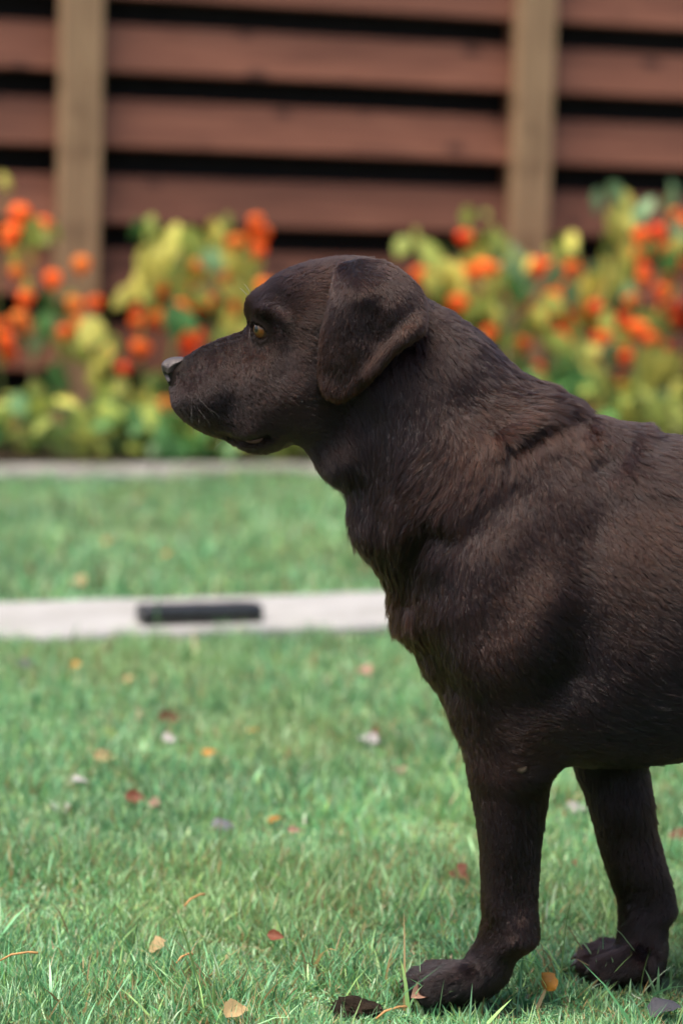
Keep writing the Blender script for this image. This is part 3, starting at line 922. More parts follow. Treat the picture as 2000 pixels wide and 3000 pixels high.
def surface_nets(f, org, h):
    ins = f < 0
    nx, ny, nz = f.shape
    cnt = np.zeros((nx - 1, ny - 1, nz - 1), np.uint8)
    for i in (0, 1):
        for j in (0, 1):
            for k in (0, 1):
                cnt += ins[i:nx - 1 + i, j:ny - 1 + j, k:nz - 1 + k]
    cells = np.argwhere((cnt > 0) & (cnt < 8))
    idx = np.full(cnt.shape, -1, np.int32)
    idx[cells[:, 0], cells[:, 1], cells[:, 2]] = np.arange(len(cells))
    cor = {}
    for i in (0, 1):
        for j in (0, 1):
            for k in (0, 1):
                cor[(i, j, k)] = f[cells[:, 0] + i, cells[:, 1] + j, cells[:, 2] + k]
    acc = np.zeros((len(cells), 3)); num = np.zeros(len(cells))
    keys = list(cor)
    for a in keys:
        for ax in range(3):
            if a[ax] == 0:
                b = list(a); b[ax] = 1; b = tuple(b)
                fa, fb = cor[a], cor[b]
                x = (fa < 0) != (fb < 0)
                t = np.where(x, fa / np.where(x, fa - fb, 1), 0)
                p = np.array(a, float)[None, :] + np.zeros((len(cells), 3))
                p[:, ax] = t
                acc += np.where(x[:, None], p, 0); num += x
    V = (cells + acc / num[:, None]) * h + org
    quads = []
    for ax in range(3):
        b = [slice(None)] * 3; c = [slice(None)] * 3
        b[ax] = slice(0, -1); c[ax] = slice(1, None)
        s0 = ins[tuple(b)]; s1 = ins[tuple(c)]
        e = np.argwhere(s0 != s1)
        o1, o2 = [k for k in range(3) if k != ax]
        ok = (e[:, o1] > 0) & (e[:, o2] > 0) & (e[:, o1] < f.shape[o1] - 1) & (e[:, o2] < f.shape[o2] - 1)
        e = e[ok]
        q = []
        for d1, d2 in ((-1, -1), (0, -1), (0, 0), (-1, 0)):
            cc = e.copy(); cc[:, o1] += d1; cc[:, o2] += d2
            q.append(idx[cc[:, 0], cc[:, 1], cc[:, 2]])
        q = np.stack(q, 1)
        fl = s0[e[:, 0], e[:, 1], e[:, 2]] ^ (ax == 1)
        q = np.where(fl[:, None], q, q[:, ::-1])
        quads.append(q)
    return V, np.concatenate(quads)

def vnormals(V, Fc):
    n = np.zeros_like(V)
    a, b, c, d = (V[Fc[:, k]] for k in range(4))
    fn = np.cross(c - a, d - b)
    for k in range(4): np.add.at(n, Fc[:, k], fn)
    return n / np.maximum(np.linalg.norm(n, axis=1, keepdims=True), 1e-12)

def lap_smooth(V, Fc, it=1, lam=0.5):
    E = np.concatenate([Fc[:, [0, 1]], Fc[:, [1, 2]], Fc[:, [2, 3]], Fc[:, [3, 0]]])
    cnt = np.bincount(E[:, 0], minlength=len(V)) + np.bincount(E[:, 1], minlength=len(V))
    for _ in range(it):
        s = np.zeros_like(V)
        for k in range(3):
            s[:, k] = np.bincount(E[:, 0], V[E[:, 1], k], len(V)) + np.bincount(E[:, 1], V[E[:, 0], k], len(V))
        V = V + lam * (s / cnt[:, None] - V)
    return V

def build_body():
    h = 0.0025
    lo = np.array((-0.375, -0.165, -0.006)); hi = np.array((0.62, 0.165, 0.775))
    n = np.ceil((hi - lo) / h).astype(int) + 1
    us = lo[0] + np.arange(n[0]) * h; ws = (lo[1] + np.arange(n[1]) * h).astype(np.float32); zs = lo[2] + np.arange(n[2]) * h
    Ug, Zg = np.meshgrid(us, zs, indexing='ij')
    Q = np.stack([Ug.ravel(), Zg.ravel()], 1)
    sh = (n[0], 1, n[2])
    preps = []
    for p in PARTS:
        m_ = (Q[:, 0] > p.bb[0][0]) & (Q[:, 0] < p.bb[1][0]) & (Q[:, 1] > p.bb[0][1]) & (Q[:, 1] < p.bb[1][1])
        d = np.full(len(Q), -0.05); T = np.full(len(Q), 0.03); Rr = np.full(len(Q), 0.02)
        d[m_], T[m_], Rr[m_] = p.prep(Q[m_])
        preps.append(tuple(x.reshape(sh).astype(np.float32) for x in (d, T, Rr)))
    W = ws[None, :, None]
    f = body_sdf(None, W, None, preps)
    def local(fn, a, b, pad, k):
        i0 = np.clip(((np.minimum(a, b) - pad - lo) / h).astype(int), 0, n - 1)
        i1 = np.clip(((np.maximum(a, b) + pad - lo) / h).astype(int) + 2, 0, n)
        sl = tuple(slice(x, y) for x, y in zip(i0, i1))
        g = fn(us[i0[0]:i1[0]][:, None, None], ws[i0[1]:i1[1]][None, :, None], zs[i0[2]:i1[2]][None, None, :])
        f[sl] = smin(f[sl], g, k)
    for a, b, ra, rb in TOES:
        local(lambda u, w, z: capsule(u, w, z, a, b, ra, rb), a, b, 0.03, 0.007)
    for i in range(4):
        local(lambda u, w, z: capsule(u, w, z, TAIL[i], TAIL[i + 1], TAIL_R[i], TAIL_R[i + 1]), TAIL[i], TAIL[i + 1], 0.07, 0.03)
    V, Fc = surface_nets(f, lo, h)
    V = lap_smooth(V, Fc, 2, 0.5)
    # finer mesh over the face and finest round the eyes
    bm = bmesh.new()
    me = np_mesh('body', V, quads=Fc)
    bm.from_mesh(me)
    bpy.data.meshes.remove(me)
    for rad in (0.024, 0.015):
        es = [e for e in bm.edges if any((e.verts[0].co - Vector(c)).length < rad and (e.verts[1].co - Vector(c)).length < rad for c, _ in EYES)]
        bmesh.ops.subdivide_edges(bm, edges=es, cuts=1, use_grid_fill=True)
        bm.verts.ensure_lookup_table()
        ids = [v.index for v in bm.verts if any((v.co - Vector(c)).length < 0.026 for c, _ in EYES)]
        bm.verts.index_update()
        vs = [v for v in bm.verts if any((v.co - Vector(c)).length < 0.026 for c, _ in EYES)]
        P = np.array([v.co[:] for v in vs])
        for _ in range(5):
            f0 = full_points(P); g = np.zeros_like(P); e_ = 0.0003
            for k in range(3):
                D = np.zeros(3); D[k] = e_
                g[:, k] = (full_points(P + D) - full_points(P - D)) / (2 * e_)
            st = f0[:, None] * g / np.maximum((g * g).sum(1, keepdims=True), 0.05)
            L = np.linalg.norm(st, axis=1, keepdims=True)
            P = P - st * np.minimum(1, 0.0012 / np.maximum(L, 1e-9)) * 0.8
        for v, p in zip(vs, P): v.co = p
    bmesh.ops.triangulate(bm, faces=[f_ for f_ in bm.faces if len(f_.verts) > 4])
    bmesh.ops.recalc_face_normals(bm, faces=bm.faces)
    for f_ in bm.faces: f_.smooth = True
    me = bpy.data.meshes.new('body')
    bm.to_mesh(me); bm.free()
    return me
def mat_skin():
    mt, nt, b, out = nodes_of('dog_skin')
    g = noise(nt, 120.0, 4.0, 0.6, coords(nt, 'Object'))
    nt.links.new(ramp(nt, g, [(0.3, (0.006, 0.004, 0.003)), (0.7, (0.012, 0.007, 0.005))]), b.inputs['Base Color'])
    b.inputs['Roughness'].default_value = 0.6
    b.inputs['Specular IOR Level'].default_value = 0.08
    return mt

def mat_nose():
    mt, nt, b, out = nodes_of('nose_leather')
    c = coords(nt, 'Object')
    v = N(nt, 'ShaderNodeTexVoronoi', Scale=620.0); nt.links.new(c, v.inputs['Vector'])
    g = noise(nt, 90.0, 5.0, 0.6, c)
    nt.links.new(ramp(nt, g, [(0.3, (0.022, 0.014, 0.011)), (0.7, (0.055, 0.038, 0.032))]), b.inputs['Base Color'])
    b.inputs['Roughness'].default_value = 0.5
    b.inputs['Specular IOR Level'].default_value = 0.5
    bump(nt, v.outputs['Distance'], 0.35, 0.0012, b)
    return mt

def mat_eye():
    mt, nt, b, out = nodes_of('amber_eye')
    c = coords(nt, 'Object')
    nrm = N(nt, 'ShaderNodeVectorMath', operation='NORMALIZE'); nt.links.new(c, nrm.inputs[0])
    sep = N(nt, 'ShaderNodeSeparateXYZ'); nt.links.new(nrm.outputs[0], sep.inputs[0])
    ac = N(nt, 'ShaderNodeMath', operation='ARCCOSINE'); nt.links.new(sep.outputs['Z'], ac.inputs[0])
    g = noise(nt, 420.0, 4.0, 0.6, c)
    ad = N(nt, 'ShaderNodeMath', operation='MULTIPLY_ADD'); nt.links.new(g, ad.inputs[0]); ad.inputs[1].default_value = 0.10
    nt.links.new(ac.outputs[0], ad.inputs[2])
    dv = N(nt, 'ShaderNodeMath', operation='DIVIDE'); nt.links.new(ad.outputs[0], dv.inputs[0]); dv.inputs[1].default_value = 1.6
    col = ramp(nt, dv.outputs[0], [(0.17, (0.002, 0.002, 0.002)), (0.21, (0.06, 0.035, 0.008)), (0.30, (0.095, 0.038, 0.006)), (0.44, (0.13, 0.042, 0.005)), (0.53, (0.10, 0.03, 0.008)), (0.58, (0.03, 0.012, 0.008)), (0.75, (0.10, 0.05, 0.035))])
    nt.links.new(col, b.inputs['Base Color'])
    b.inputs['Roughness'].default_value = 0.3
    b.inputs['Coat Weight'].default_value = 0.45
    b.inputs['Specular IOR Level'].default_value = 0.25
    b.inputs['Coat Roughness'].default_value = 0.02
    return mt

def mat_fur(name):
    mt, nt, b, out = nodes_of(name)
    nt.nodes.remove(b)
    hb = N(nt, 'ShaderNodeBsdfHairPrincipled')
    hb.model = 'CHIANG'
    hb.parametrization = 'COLOR'
    a = N(nt, 'ShaderNodeAttribute'); a.attribute_name = 'tint'
    info = N(nt, 'ShaderNodeHairInfo')
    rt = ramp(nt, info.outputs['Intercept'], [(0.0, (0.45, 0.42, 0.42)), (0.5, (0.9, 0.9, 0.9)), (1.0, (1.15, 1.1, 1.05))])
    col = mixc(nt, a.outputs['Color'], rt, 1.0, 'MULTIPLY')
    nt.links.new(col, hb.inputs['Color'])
    hb.inputs['Roughness'].default_value = 0.20
    hb.inputs['Radial Roughness'].default_value = 0.35
    hb.inputs['Coat'].default_value = 0.0
    hb.inputs['Random Roughness'].default_value = 0.2
    hb.inputs['IOR'].default_value = 1.35
    nt.links.new(hb.outputs[0], out.inputs[0])
    return mt

M_SKIN, M_NOSE, M_EYE, M_FUR = mat_skin(), mat_nose(), mat_eye(), mat_fur('chocolate_fur')
M_LIP = mat_plain('lip_skin', (0.085, 0.030, 0.024), 0.45, 0.4, 90.0, 0.3, 0.3)
M_CLAW = mat_plain('dark_claw', (0.045, 0.035, 0.03), 0.35, 0.5, 60.0, 0.3, 0.1)
M_CALLUS = mat_plain('dry_callus', (0.05, 0.036, 0.024), 0.9, 0.1, 200.0, 0.5, 0.6)

DOG = tag(empty('dog', tuple(DO)), 'chocolate brown labrador dog standing in left profile on the lawn', 'dog')
DOG.rotation_euler[2] = -PSI

body_me = build_body()
body = link('body', body_me, M_SKIN, DOG)

# ---- ears: thin flaps folded over from the skull
EAR = [(962,800),(968,778),(990,762),(1040,752),(1100,756),(1150,776),(1198,812),(1234,856),(1250,905),(1253,960),(1236,988),(1193,1020),(1159,1051),(1119,1097),(1073,1140),(1033,1168),(1000,1180),(962,1172),(938,1148),(928,1113),(926,1067),(932,1004),(938,958),(952,907),(962,855)]
EAR_WQ = ([(967,790,-.040),(1000,765,-.030),(1080,765,-.034),(1160,790,-.036),(1220,850,-.042),(1248,900,-.055),(1030,800,-.062),(1120,810,-.064),(1190,860,-.066),(965,840,-.066),(1240,960,-.074),(1200,1000,-.082),(1080,950,-.080),(945,960,-.077),(1000,1160,-.078),(1110,1090,-.082),(930,1100,-.074),(1010,1050,-.080)])
EAR_W = Plate(EAR_WQ, -0.072)
EAR_FOLD = [(smooth_poly(uzs(l, -0.072), 4, False), a, s * PXM) for l, a, s in (
    ([(1065,860),(1050,960),(1055,1060)], -0.0035, 22), ([(1110,880),(1100,980)], 0.003, 20),
    ([(1225,945),(1160,1010),(1090,1090)], -0.006, 20), ([(1200,930),(1140,990),(1070,1070)], 0.0045, 22),
    ([(985,830),(965,950),(950,1080)], 0.003, 24), ([(1000,900),(985,1050)], -0.002, 20))]
EAR_SHAPE = Slab2D(EAR, -0.072, [(1000,1000,.0042),(1100,790,.008)], [(1000,1000,.011),(1100,790,.016)], (), [(1000,1000,.002)])
EAR_SHAPE.w0 = 0.0
def ear_center(Q):
    w = EAR_W(Q)
    hb_ = BODY.half(Q) + 0.007
    w = -0.5 * (hb_ - w + np.sqrt((hb_ + w) ** 2 + 0.004 ** 2))        # stays outside the skull
    for L, a, s in EAR_FOLD: w = w + a * np.exp(-0.5 * (poly_dist(Q, L, False) / s) ** 2)
    return w
def build_ear(side):
    h = 0.0016
    lo = np.array((*EAR_SHAPE.bb[0][:1], -0.105, EAR_SHAPE.bb[0][1])); hi = np.array((EAR_SHAPE.bb[1][0], -0.015, EAR_SHAPE.bb[1][1]))
    n = np.ceil((hi - lo) / h).astype(int) + 1
    us = lo[0] + np.arange(n[0]) * h; ws = lo[1] + np.arange(n[1]) * h; zs = lo[2] + np.arange(n[2]) * h
    Ug, Zg = np.meshgrid(us, zs, indexing='ij')
    Q = np.stack([Ug.ravel(), Zg.ravel()], 1)
    pr = tuple(x.reshape(n[0], 1, n[2]) for x in EAR_SHAPE.prep(Q))
    wc = ear_center(Q).reshape(n[0], 1, n[2])
    f = EAR_SHAPE.sdf(pr, ws[None, :, None] - wc)
    V, Fc = surface_nets(f, lo, h)
    V = lap_smooth(V, Fc, 3, 0.5)
    if side > 0:
        V = V * np.array((1, -1, 1)) * np.array((0.95, 1, 0.97)) + np.array((-0.032, 0, -0.004)); Fc = Fc[:, ::-1]
    return np_mesh('ear', V, quads=Fc, smooth=True)
ear_me = [build_ear(-1), build_ear(1)]
ears = [link('ear', me, M_SKIN, DOG) for me in ear_me]

# ---- nose
NOSE = [(474,1070),(481,1057),(498,1048),(522,1045),(545,1048),(545,1064),(532,1080),(524,1100),(510,1120),(497,1129),(489,1113),(479,1092)]
NOSE_S = Slab2D(NOSE, 0.0, [(510,1060,.0205),(500,1110,.0185),(540,1060,.019)], [(510,1080,.018)], [([(488,1065),(484,1085)], -0.003, 8)])
def build_nose():
    h = 0.001
    lo = np.array((NOSE_S.bb[0][0] + 0.02, -0.026, NOSE_S.bb[0][1] + 0.02)); hi = np.array((NOSE_S.bb[1][0] - 0.02, 0.026, NOSE_S.bb[1][1] - 0.02))
    n = np.ceil((hi - lo) / h).astype(int) + 1
    us = lo[0] + np.arange(n[0]) * h; ws = lo[1] + np.arange(n[1]) * h; zs = lo[2] + np.arange(n[2]) * h
    Ug, Zg = np.meshgrid(us, zs, indexing='ij')
    Q = np.stack([Ug.ravel(), Zg.ravel()], 1)
    pr = tuple(x.reshape(n[0], 1, n[2]) for x in NOSE_S.prep(Q))
    f = NOSE_S.sdf(pr, ws[None, :, None])
    u, w, z = us[:, None, None], ws[None, :, None], zs[None, None, :]
    for s in (-1, 1):
        a = p3(526, 1092, 0); a[1] = s * 0.0185
        b = p3(503, 1106, 0); b[1] = s * 0.0125
        c = p3(490, 1098, 0); c[1] = s * 0.0085
        cut = np.minimum(capsule(u, w, z, a, b, 0.0024, 0.0040), capsule(u, w, z, b, c, 0.0040, 0.0036))
        f = -smin(-f, cut, 0.0015)
    V, Fc = surface_nets(f, lo, h)
    return np_mesh('nose', lap_smooth(V, Fc, 1, 0.5), quads=Fc, smooth=True)
link('nose', build_nose(), M_NOSE, DOG)

# ---- eyes
for c, d in EYES:
    bm = bmesh.new()
    bmesh.ops.create_uvsphere(bm, u_segments=40, v_segments=28, radius=EYE_R)
    for v in bm.verts:                     # the cornea bulges a little
        t = max(0.0, v.co.z / EYE_R - 0.72) / 0.28
        v.co *= 1 + 0.06 * t * t * (3 - 2 * t)
    o = link('eye', bm_mesh('eye', bm, True), M_EYE, DOG)
    o.location = c
    o.rotation_euler = Vector(d).to_track_quat('Z', 'Y').to_euler()

# ---- the loose pink edge of the lower lip
for s in (-1, 1):
    bm = bmesh.new()
    ln = [(714,1297),(728,1299),(745,1299),(760,1294),(768,1288)]
    pts = []
    for px_, py_ in ln:
        u_, z_ = uz(px_, py_ - 5, -0.03); hh = BODY.half(np.array([[u_, z_]]))[0]
        pts.append((u_, s * (hh + 0.0015), z_))
    tube_into(bm, pts, [0.0010, 0.0024, 0.0030, 0.0026, 0.0010], 10)
    link('lip', bm_mesh('lip', bm, True), M_LIP, DOG)

# ---- claws
for k, (a, b, ra, rb) in enumerate(TOES):
    d = (b - a) / np.linalg.norm(b - a); d[2] = 0
    p = b + d * rb * 0.7 + np.array((0, 0, 0.002))
    bm = bmesh.new()
    tube_into(bm, [p, p + d * 0.007 + np.array((0, 0, 0.0005)), p + d * 0.013 + np.array((0, 0, -0.005))], [0.0036, 0.0030, 0.0007], 8)
    link('claw', bm_mesh('claw', bm, True), M_CLAW, DOG)

# ---- bare callus on the elbow
def build_callus():
    bm = bmesh.new()
    u_, z_ = uz(1530, 2253, -0.09)
    bmesh.ops.create_icosphere(bm, subdivisions=3, radius=1.0)
    for v in bm.verts:
        k = 1 + 0.25 * math.sin(v.co.x * 5 + v.co.z * 3) * math.cos(v.co.z * 6)
        v.co = Vector((v.co.x * 0.0055 * k, v.co.y * 0.0020, v.co.z * 0.0035 * k))
    o = link('elbow_callus', bm_mesh('elbow_callus', bm, True), M_CALLUS, DOG)
    # rest it on the skin
    w = np.linspace(-0.16, -0.03, 140)
    f = full_points(np.stack([np.full(140, u_), w, np.full(140, z_)], 1))
    wi = w[np.argmax(f < 0)]
    o.location = (u_, wi - 0.0015, z_); o.rotation_euler = (0, -0.3, 0)
build_callus()

# ---------------------------------------------------------------- fur
def tri_arrays(me):
    me.calc_loop_triangles()
    nt_ = len(me.loop_triangles)
    T = np.empty(nt_ * 3, np.int32); me.loop_triangles.foreach_get('vertices', T); T = T.reshape(-1, 3)
    V = np.empty(len(me.vertices) * 3, np.float32); me.vertices.foreach_get('co', V); V = V.reshape(-1, 3).astype(float)
    Nn = np.empty(len(me.vertices) * 3, np.float32); me.vertices.foreach_get('normal', Nn)
    return V, T, Nn.reshape(-1, 3).astype(float)

def px_of_local(P):
    W = DO + P[:, :1] * DU + P[:, 1:2] * DW + P[:, 2:3] * np.array((0, 0, 1.0))
    return project(W)

def vnoise(P, scale, seed):
    """cheap smooth noise from summed sines with rotated axes"""
    r = np.random.default_rng(seed)
    out = np.zeros(len(P))
    for k in range(6):
        d = r.normal(size=3); d /= np.linalg.norm(d)
        out += np.sin(P @ d * scale * (0.7 + 0.25 * k) + r.uniform(0, 6.28))
    return out / 3.0

def grow(name, me, parent, density, flow, length, tint, lift, clump, wild, npts=5, rad=0.00017, per_clump=14, seed=1):
    """hair on mesh me. density(P) per m2; flow(P) -> direction; all the others are per-root functions"""
    r = np.random.default_rng(seed)
    V, T, Nv = tri_arrays(me)
    a, b, c = V[T[:, 0]], V[T[:, 1]], V[T[:, 2]]
    area = 0.5 * np.linalg.norm(np.cross(b - a, c - a), axis=1)
    cen = (a + b + c) / 3
    want = area * density(cen, Nv[T[:, 0]])
    cnt = np.floor(want + r.random(len(want))).astype(int)
    ti = np.repeat(np.arange(len(T)), cnt)
    s = np.sqrt(r.random(len(ti)))[:, None]; q = r.random(len(ti))[:, None]
    w0, w1, w2 = 1 - s, s * (1 - q), s * q
    P = w0 * a[ti] + w1 * b[ti] + w2 * c[ti]
    n = w0 * Nv[T[ti, 0]] + w1 * Nv[T[ti, 1]] + w2 * Nv[T[ti, 2]]
    n /= np.linalg.norm(n, axis=1, keepdims=True) + 1e-12
    D = flow(P, n)
    wl = wild(P)
    # neighbouring hairs share a lock
    gi = r.choice(len(P), max(1, len(P) // per_clump), replace=False)
    kd = kdtree.KDTree(len(gi))
    for j, g in enumerate(gi): kd.insert(P[g], j)
    kd.balance()
    own = np.fromiter((kd.find(p)[1] for p in P), np.int64, len(P))
    # wavering of the lie of the coat: broad locks, then single hairs
    up = n
    side = np.cross(up, D)
    ang = wl * (0.8 * vnoise(P, 130, 3) + 0.5 * vnoise(P, 320, 5)) + r.normal(size=len(P)) * 0.07 + (0.03 + 0.5 * wl) * r.normal(size=len(gi))[own]
    D = D * np.cos(ang)[:, None] + side * np.sin(ang)[:, None]
    D -= n * (D * n).sum(1)[:, None]
    D /= np.linalg.norm(D, axis=1, keepdims=True) + 1e-9
    L = length(P) * np.clip(r.normal(1.0, 0.16, len(P)), 0.5, 1.5)
    lf = lift(P) * np.clip(r.normal(1, 0.25, len(P)), 0.1, 2.2) * np.clip(r.normal(1, 0.35, len(gi)), 0.2, 2)[own]
    t = np.linspace(0, 1, npts)
    C = np.empty((len(P), npts, 3))
    for k, tk in enumerate(t):
        C[:, k] = P - n * 0.0003 + (D * (L * (tk - 0.12 * lf * tk))[:, None] + n * (L * lf * (tk - 0.45 * tk * tk))[:, None])
    # locks: tips gather to the tip of a neighbouring guide hair
    cs = clump(P)
    G = C[gi[own]]
    for k, tk in enumerate(t):
        wgt = (cs * tk ** 1.3 * 0.95)[:, None]
        C[:, k] = C[:, k] * (1 - wgt) + (G[:, k] + (P - P[gi[own]]) * 0.25) * wgt
    C[:, 1:] += r.normal(size=(len(P), npts - 1, 3)) * (L * 0.02)[:, None, None]
    col = tint(P, n) * np.exp(0.25 * r.normal(size=len(P)))[:, None] * np.exp(0.16 * r.normal(size=len(gi)))[own][:, None]
    # stray bleached hairs
    st = r.random(len(P)) < 0.012
    col[st] *= 2.2
    col = np.clip(col, 0.003, 0.7)
    cu = bpy.data.hair_curves.new(name)
    cu.add_curves([npts] * len(P))
    cu.points.foreach_set('position', C.astype(np.float32).ravel())
    ra = cu.attributes.get('radius') or cu.attributes.new('radius', 'FLOAT', 'POINT')
    dn = density(P, n)
    rr = rad * np.sqrt(1.2e6 / np.maximum(dn, 1e4))
    rr = np.minimum(rr, rad * 3)
    prof = np.array([1.0, 0.95, 0.8, 0.55, 0.18]) if npts == 5 else np.interp(t, [0, 0.5, 1], [1, 0.8, 0.15])
    ra.data.foreach_set('value', (rr[:, None] * prof[None]).astype(np.float32).ravel())
    ca = cu.attributes.new('tint', 'FLOAT_COLOR', 'CURVE')
    ca.data.foreach_set('color', np.concatenate([col, np.ones((len(P), 1))], 1).astype(np.float32).ravel())
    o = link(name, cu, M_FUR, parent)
    tag(o, kind='stuff')
    print('fur', name, len(P))
    return o

FLOW = Field([ # px, py, direction of the hair in the picture (right, down)
 (520,1040,.9,-.1),(560,1090,.5,.85),(600,1110,.45,.9),(650,1030,.6,.75),(640,1180,.5,.85),(600,1240,.75,.6),(680,1230,.8,.55),(700,1000,.6,.7),(720,1080,.5,.85),(740,1180,.85,.5),(780,1060,.5,.85),(760,1270,.9,.35),(720,1320,.9,.3),
 (735,900,.1,-1.),(760,890,.5,-.85),(790,920,.7,-.6),(830,880,.85,-.5),(850,820,.85,-.5),(900,780,.95,-.3),(820,970,.95,.1),(880,950,.9,.4),(880,1050,.85,.5),(830,1050,.6,.75),(800,1120,.75,.6),(850,1180,1.,.35),(880,1260,1.,.2),(820,1300,1.,.1),(950,1230,1.,.25),(1000,780,1.,0.),(1150,800,.9,.5),
 (900,1330,.8,.6),(950,1390,.6,.8),(1000,1300,.7,.7),(1050,1200,.4,.9),(1250,1000,.25,1.),(1260,900,.75,.65),(1350,1000,.5,.85),(1350,1150,.5,.85),(1450,1050,.65,.75),(1250,1200,.25,1.),(1150,1250,.2,1.),
 (1550,1120,.75,.6),(1420,1220,.75,.6),(1480,1240,1.,.1),(1540,1210,1.,-.25),(1600,1180,1.,-.45),(1680,1165,.95,-.1),(1380,1290,.3,.95),(1420,1330,-.1,1.),
 (1020,1450,.3,1.),(1040,1560,.3,1.),(1110,1350,.15,1.),(1150,1450,-.15,1.),(1220,1380,-.55,.85),(1180,1600,-.25,1.),(1150,1780,.1,1.),(1130,1700,-.1,1.),(1280,1350,-.6,.8),(1300,1450,-.5,.9),(1290,1600,-.3,1.),(1400,1420,-.25,1.),(1500,1320,.1,1.),(1600,1280,.15,1.),(1500,1450,.1,1.),(1620,1400,.25,1.),(1700,1230,.1,1.),(1760,1215,.2,.9),(1850,1240,.5,.8),
 (1800,1350,.35,.95),(1750,1500,.45,.9),(1900,1350,.7,.7),(1960,1290,.9,.4),(1850,1550,.65,.75),(1950,1500,.8,.6),(1300,1750,.1,1.),(1400,1650,.3,.95),(1500,1600,.45,.9),(1550,1750,.65,.75),(1450,1800,.5,.85),(1600,1850,.8,.6),(1350,1900,.3,.95),(1450,1950,.65,.75),(1560,1980,.7,.75),
 (1750,1700,.8,.6),(1850,1800,.85,.55),(1950,1700,.85,.5),(1720,1900,.55,.85),(1850,1950,.85,.55),(1700,2050,.8,.6),(1800,2150,1.,.25),(1950,2100,1.,.2),(1230,1900,.1,1.),(1290,2030,.2,1.),
 (1380,2080,.3,.95),(1480,2130,.8,.35),(1560,2170,.9,-.3),(1420,2200,.5,.85),(1540,2260,.9,-.1),(1480,2300,.7,.6),(1400,2300,.2,1.),(1560,2400,.35,.95),(1480,2500,.25,1.),(1420,2600,.1,1.),(1560,2600,.1,1.),(1480,2730,-.1,1.),(1400,2790,-.6,.8),(1320,2840,-1.,.2),(1240,2870,-.9,.5),(1450,2860,-.5,.9),
 (1760,2350,.2,1.),(1850,2450,.2,1.),(1850,2650,0.,1.),(1960,2640,.3,1.),(1860,2790,-.4,.9),(1750,2810,-1.,.3),(2300,1500,.9,.4),(2400,1900,.8,.5),(2600,2300,.2,1.),(2650,2600,.1,1.),(2540,2840,-.9,.4),(2800,1500,.6,.8),(3100,1800,.4,.9)], 'skin', 0.012, 1.9)
LEN = Field([(520,1060,.0025),(560,1150,.0035),(640,1100,.0045),(720,1150,.0065),(700,1280,.006),(740,900,.007),(770,970,.003),(770,1010,.0035),(735,975,.003),(850,800,.008),(880,1050,.009),(850,1200,.010),(880,1300,.013),(1000,780,.009),(1150,800,.010),(950,1390,.018),(1020,1500,.022),(1150,1300,.020),(1270,950,.014),(1350,1050,.020),(1450,1200,.026),(1600,1170,.028),(1250,1450,.026),(1130,1750,.026),(1400,1400,.024),(1500,1600,.017),(1300,1800,.016),(1600,1350,.022),(1770,1230,.022),(1880,1270,.020),(1850,1600,.018),(1750,1900,.019),(1450,1950,.014),(1850,2150,.019),(1280,2020,.018),(1500,2200,.011),(1560,2250,.013),(1450,2400,.010),(1580,2400,.013),(1480,2600,.009),(1480,2750,.010),(1320,2860,.012),(1800,2350,.010),(1920,2450,.013),(1850,2650,.009),(1780,2820,.012),(2400,1700,.019),(2600,2500,.009),(3100,1800,.018)], 'skin', 0.012, 1.8)
# coat colour, linear: darker on the face pads, sun-bleached browns, and shade painted into the eye hollow, creases, throat and belly
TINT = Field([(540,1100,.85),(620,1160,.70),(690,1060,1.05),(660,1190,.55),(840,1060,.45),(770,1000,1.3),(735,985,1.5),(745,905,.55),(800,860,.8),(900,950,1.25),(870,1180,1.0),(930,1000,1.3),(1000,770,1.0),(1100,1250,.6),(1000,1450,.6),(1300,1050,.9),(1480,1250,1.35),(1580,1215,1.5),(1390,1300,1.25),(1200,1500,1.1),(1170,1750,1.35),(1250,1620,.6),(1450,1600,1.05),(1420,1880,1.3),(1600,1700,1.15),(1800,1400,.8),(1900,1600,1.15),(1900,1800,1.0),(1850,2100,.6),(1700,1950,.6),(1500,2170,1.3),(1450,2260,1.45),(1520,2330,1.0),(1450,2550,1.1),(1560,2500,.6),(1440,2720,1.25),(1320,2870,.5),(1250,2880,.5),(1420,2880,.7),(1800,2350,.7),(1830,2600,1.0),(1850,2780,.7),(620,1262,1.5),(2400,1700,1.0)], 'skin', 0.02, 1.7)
BASE = np.array((0.0122, 0.0044, 0.0022))

def q2(P):
    return P[:, [0, 2]]
def flow_from(field):
    def fn(P, n):
        d = field(q2(P))
        D = np.stack([d[:, 0], np.zeros(len(P)), -d[:, 1]], 1)
        D -= n * (D * n).sum(1)[:, None]
        D += 1e-5
        return D / (np.linalg.norm(D, axis=1, keepdims=True) + 1e-9)
    return fn
NOSE_POLY = smooth_poly(uzs([(465,1060),(480,1040),(520,1036),(538,1046),(538,1064),(528,1080),(520,1100),(513,1124),(500,1134),(485,1125)], -0.012), 3)
def eye_dist(P):
    return np.min([np.linalg.norm(P - c, axis=1) for c, _ in EYES], 0)
def dens_body(P, n):
    px_, py_ = px_of_local(P)
    d = np.full(len(P), 1.25e6)
    head = (px_ < 1000) & (py_ < 1400)
    d[head] = 2.0e6
    leg = (py_ > 2250)
    d[leg] = 1.6e6
    far = (n[:, 1] > 0.35) & ~leg
    d[far] *= 0.22
    d[(px_ > 2080)] = 0.12e6
    nose = (poly_dist(q2(P), NOSE_POLY) > 0) & (P[:, 0] < -0.30)
    d[nose] = 0
    ed = eye_dist(P)
    d[ed < EYE_R + 0.0018] = 0
    return d
def len_body(P):
    L = LEN(q2(P)) * 0.82
    ed = eye_dist(P)
    return L * np.clip((ed - 0.011) / 0.014, 0.30, 1)
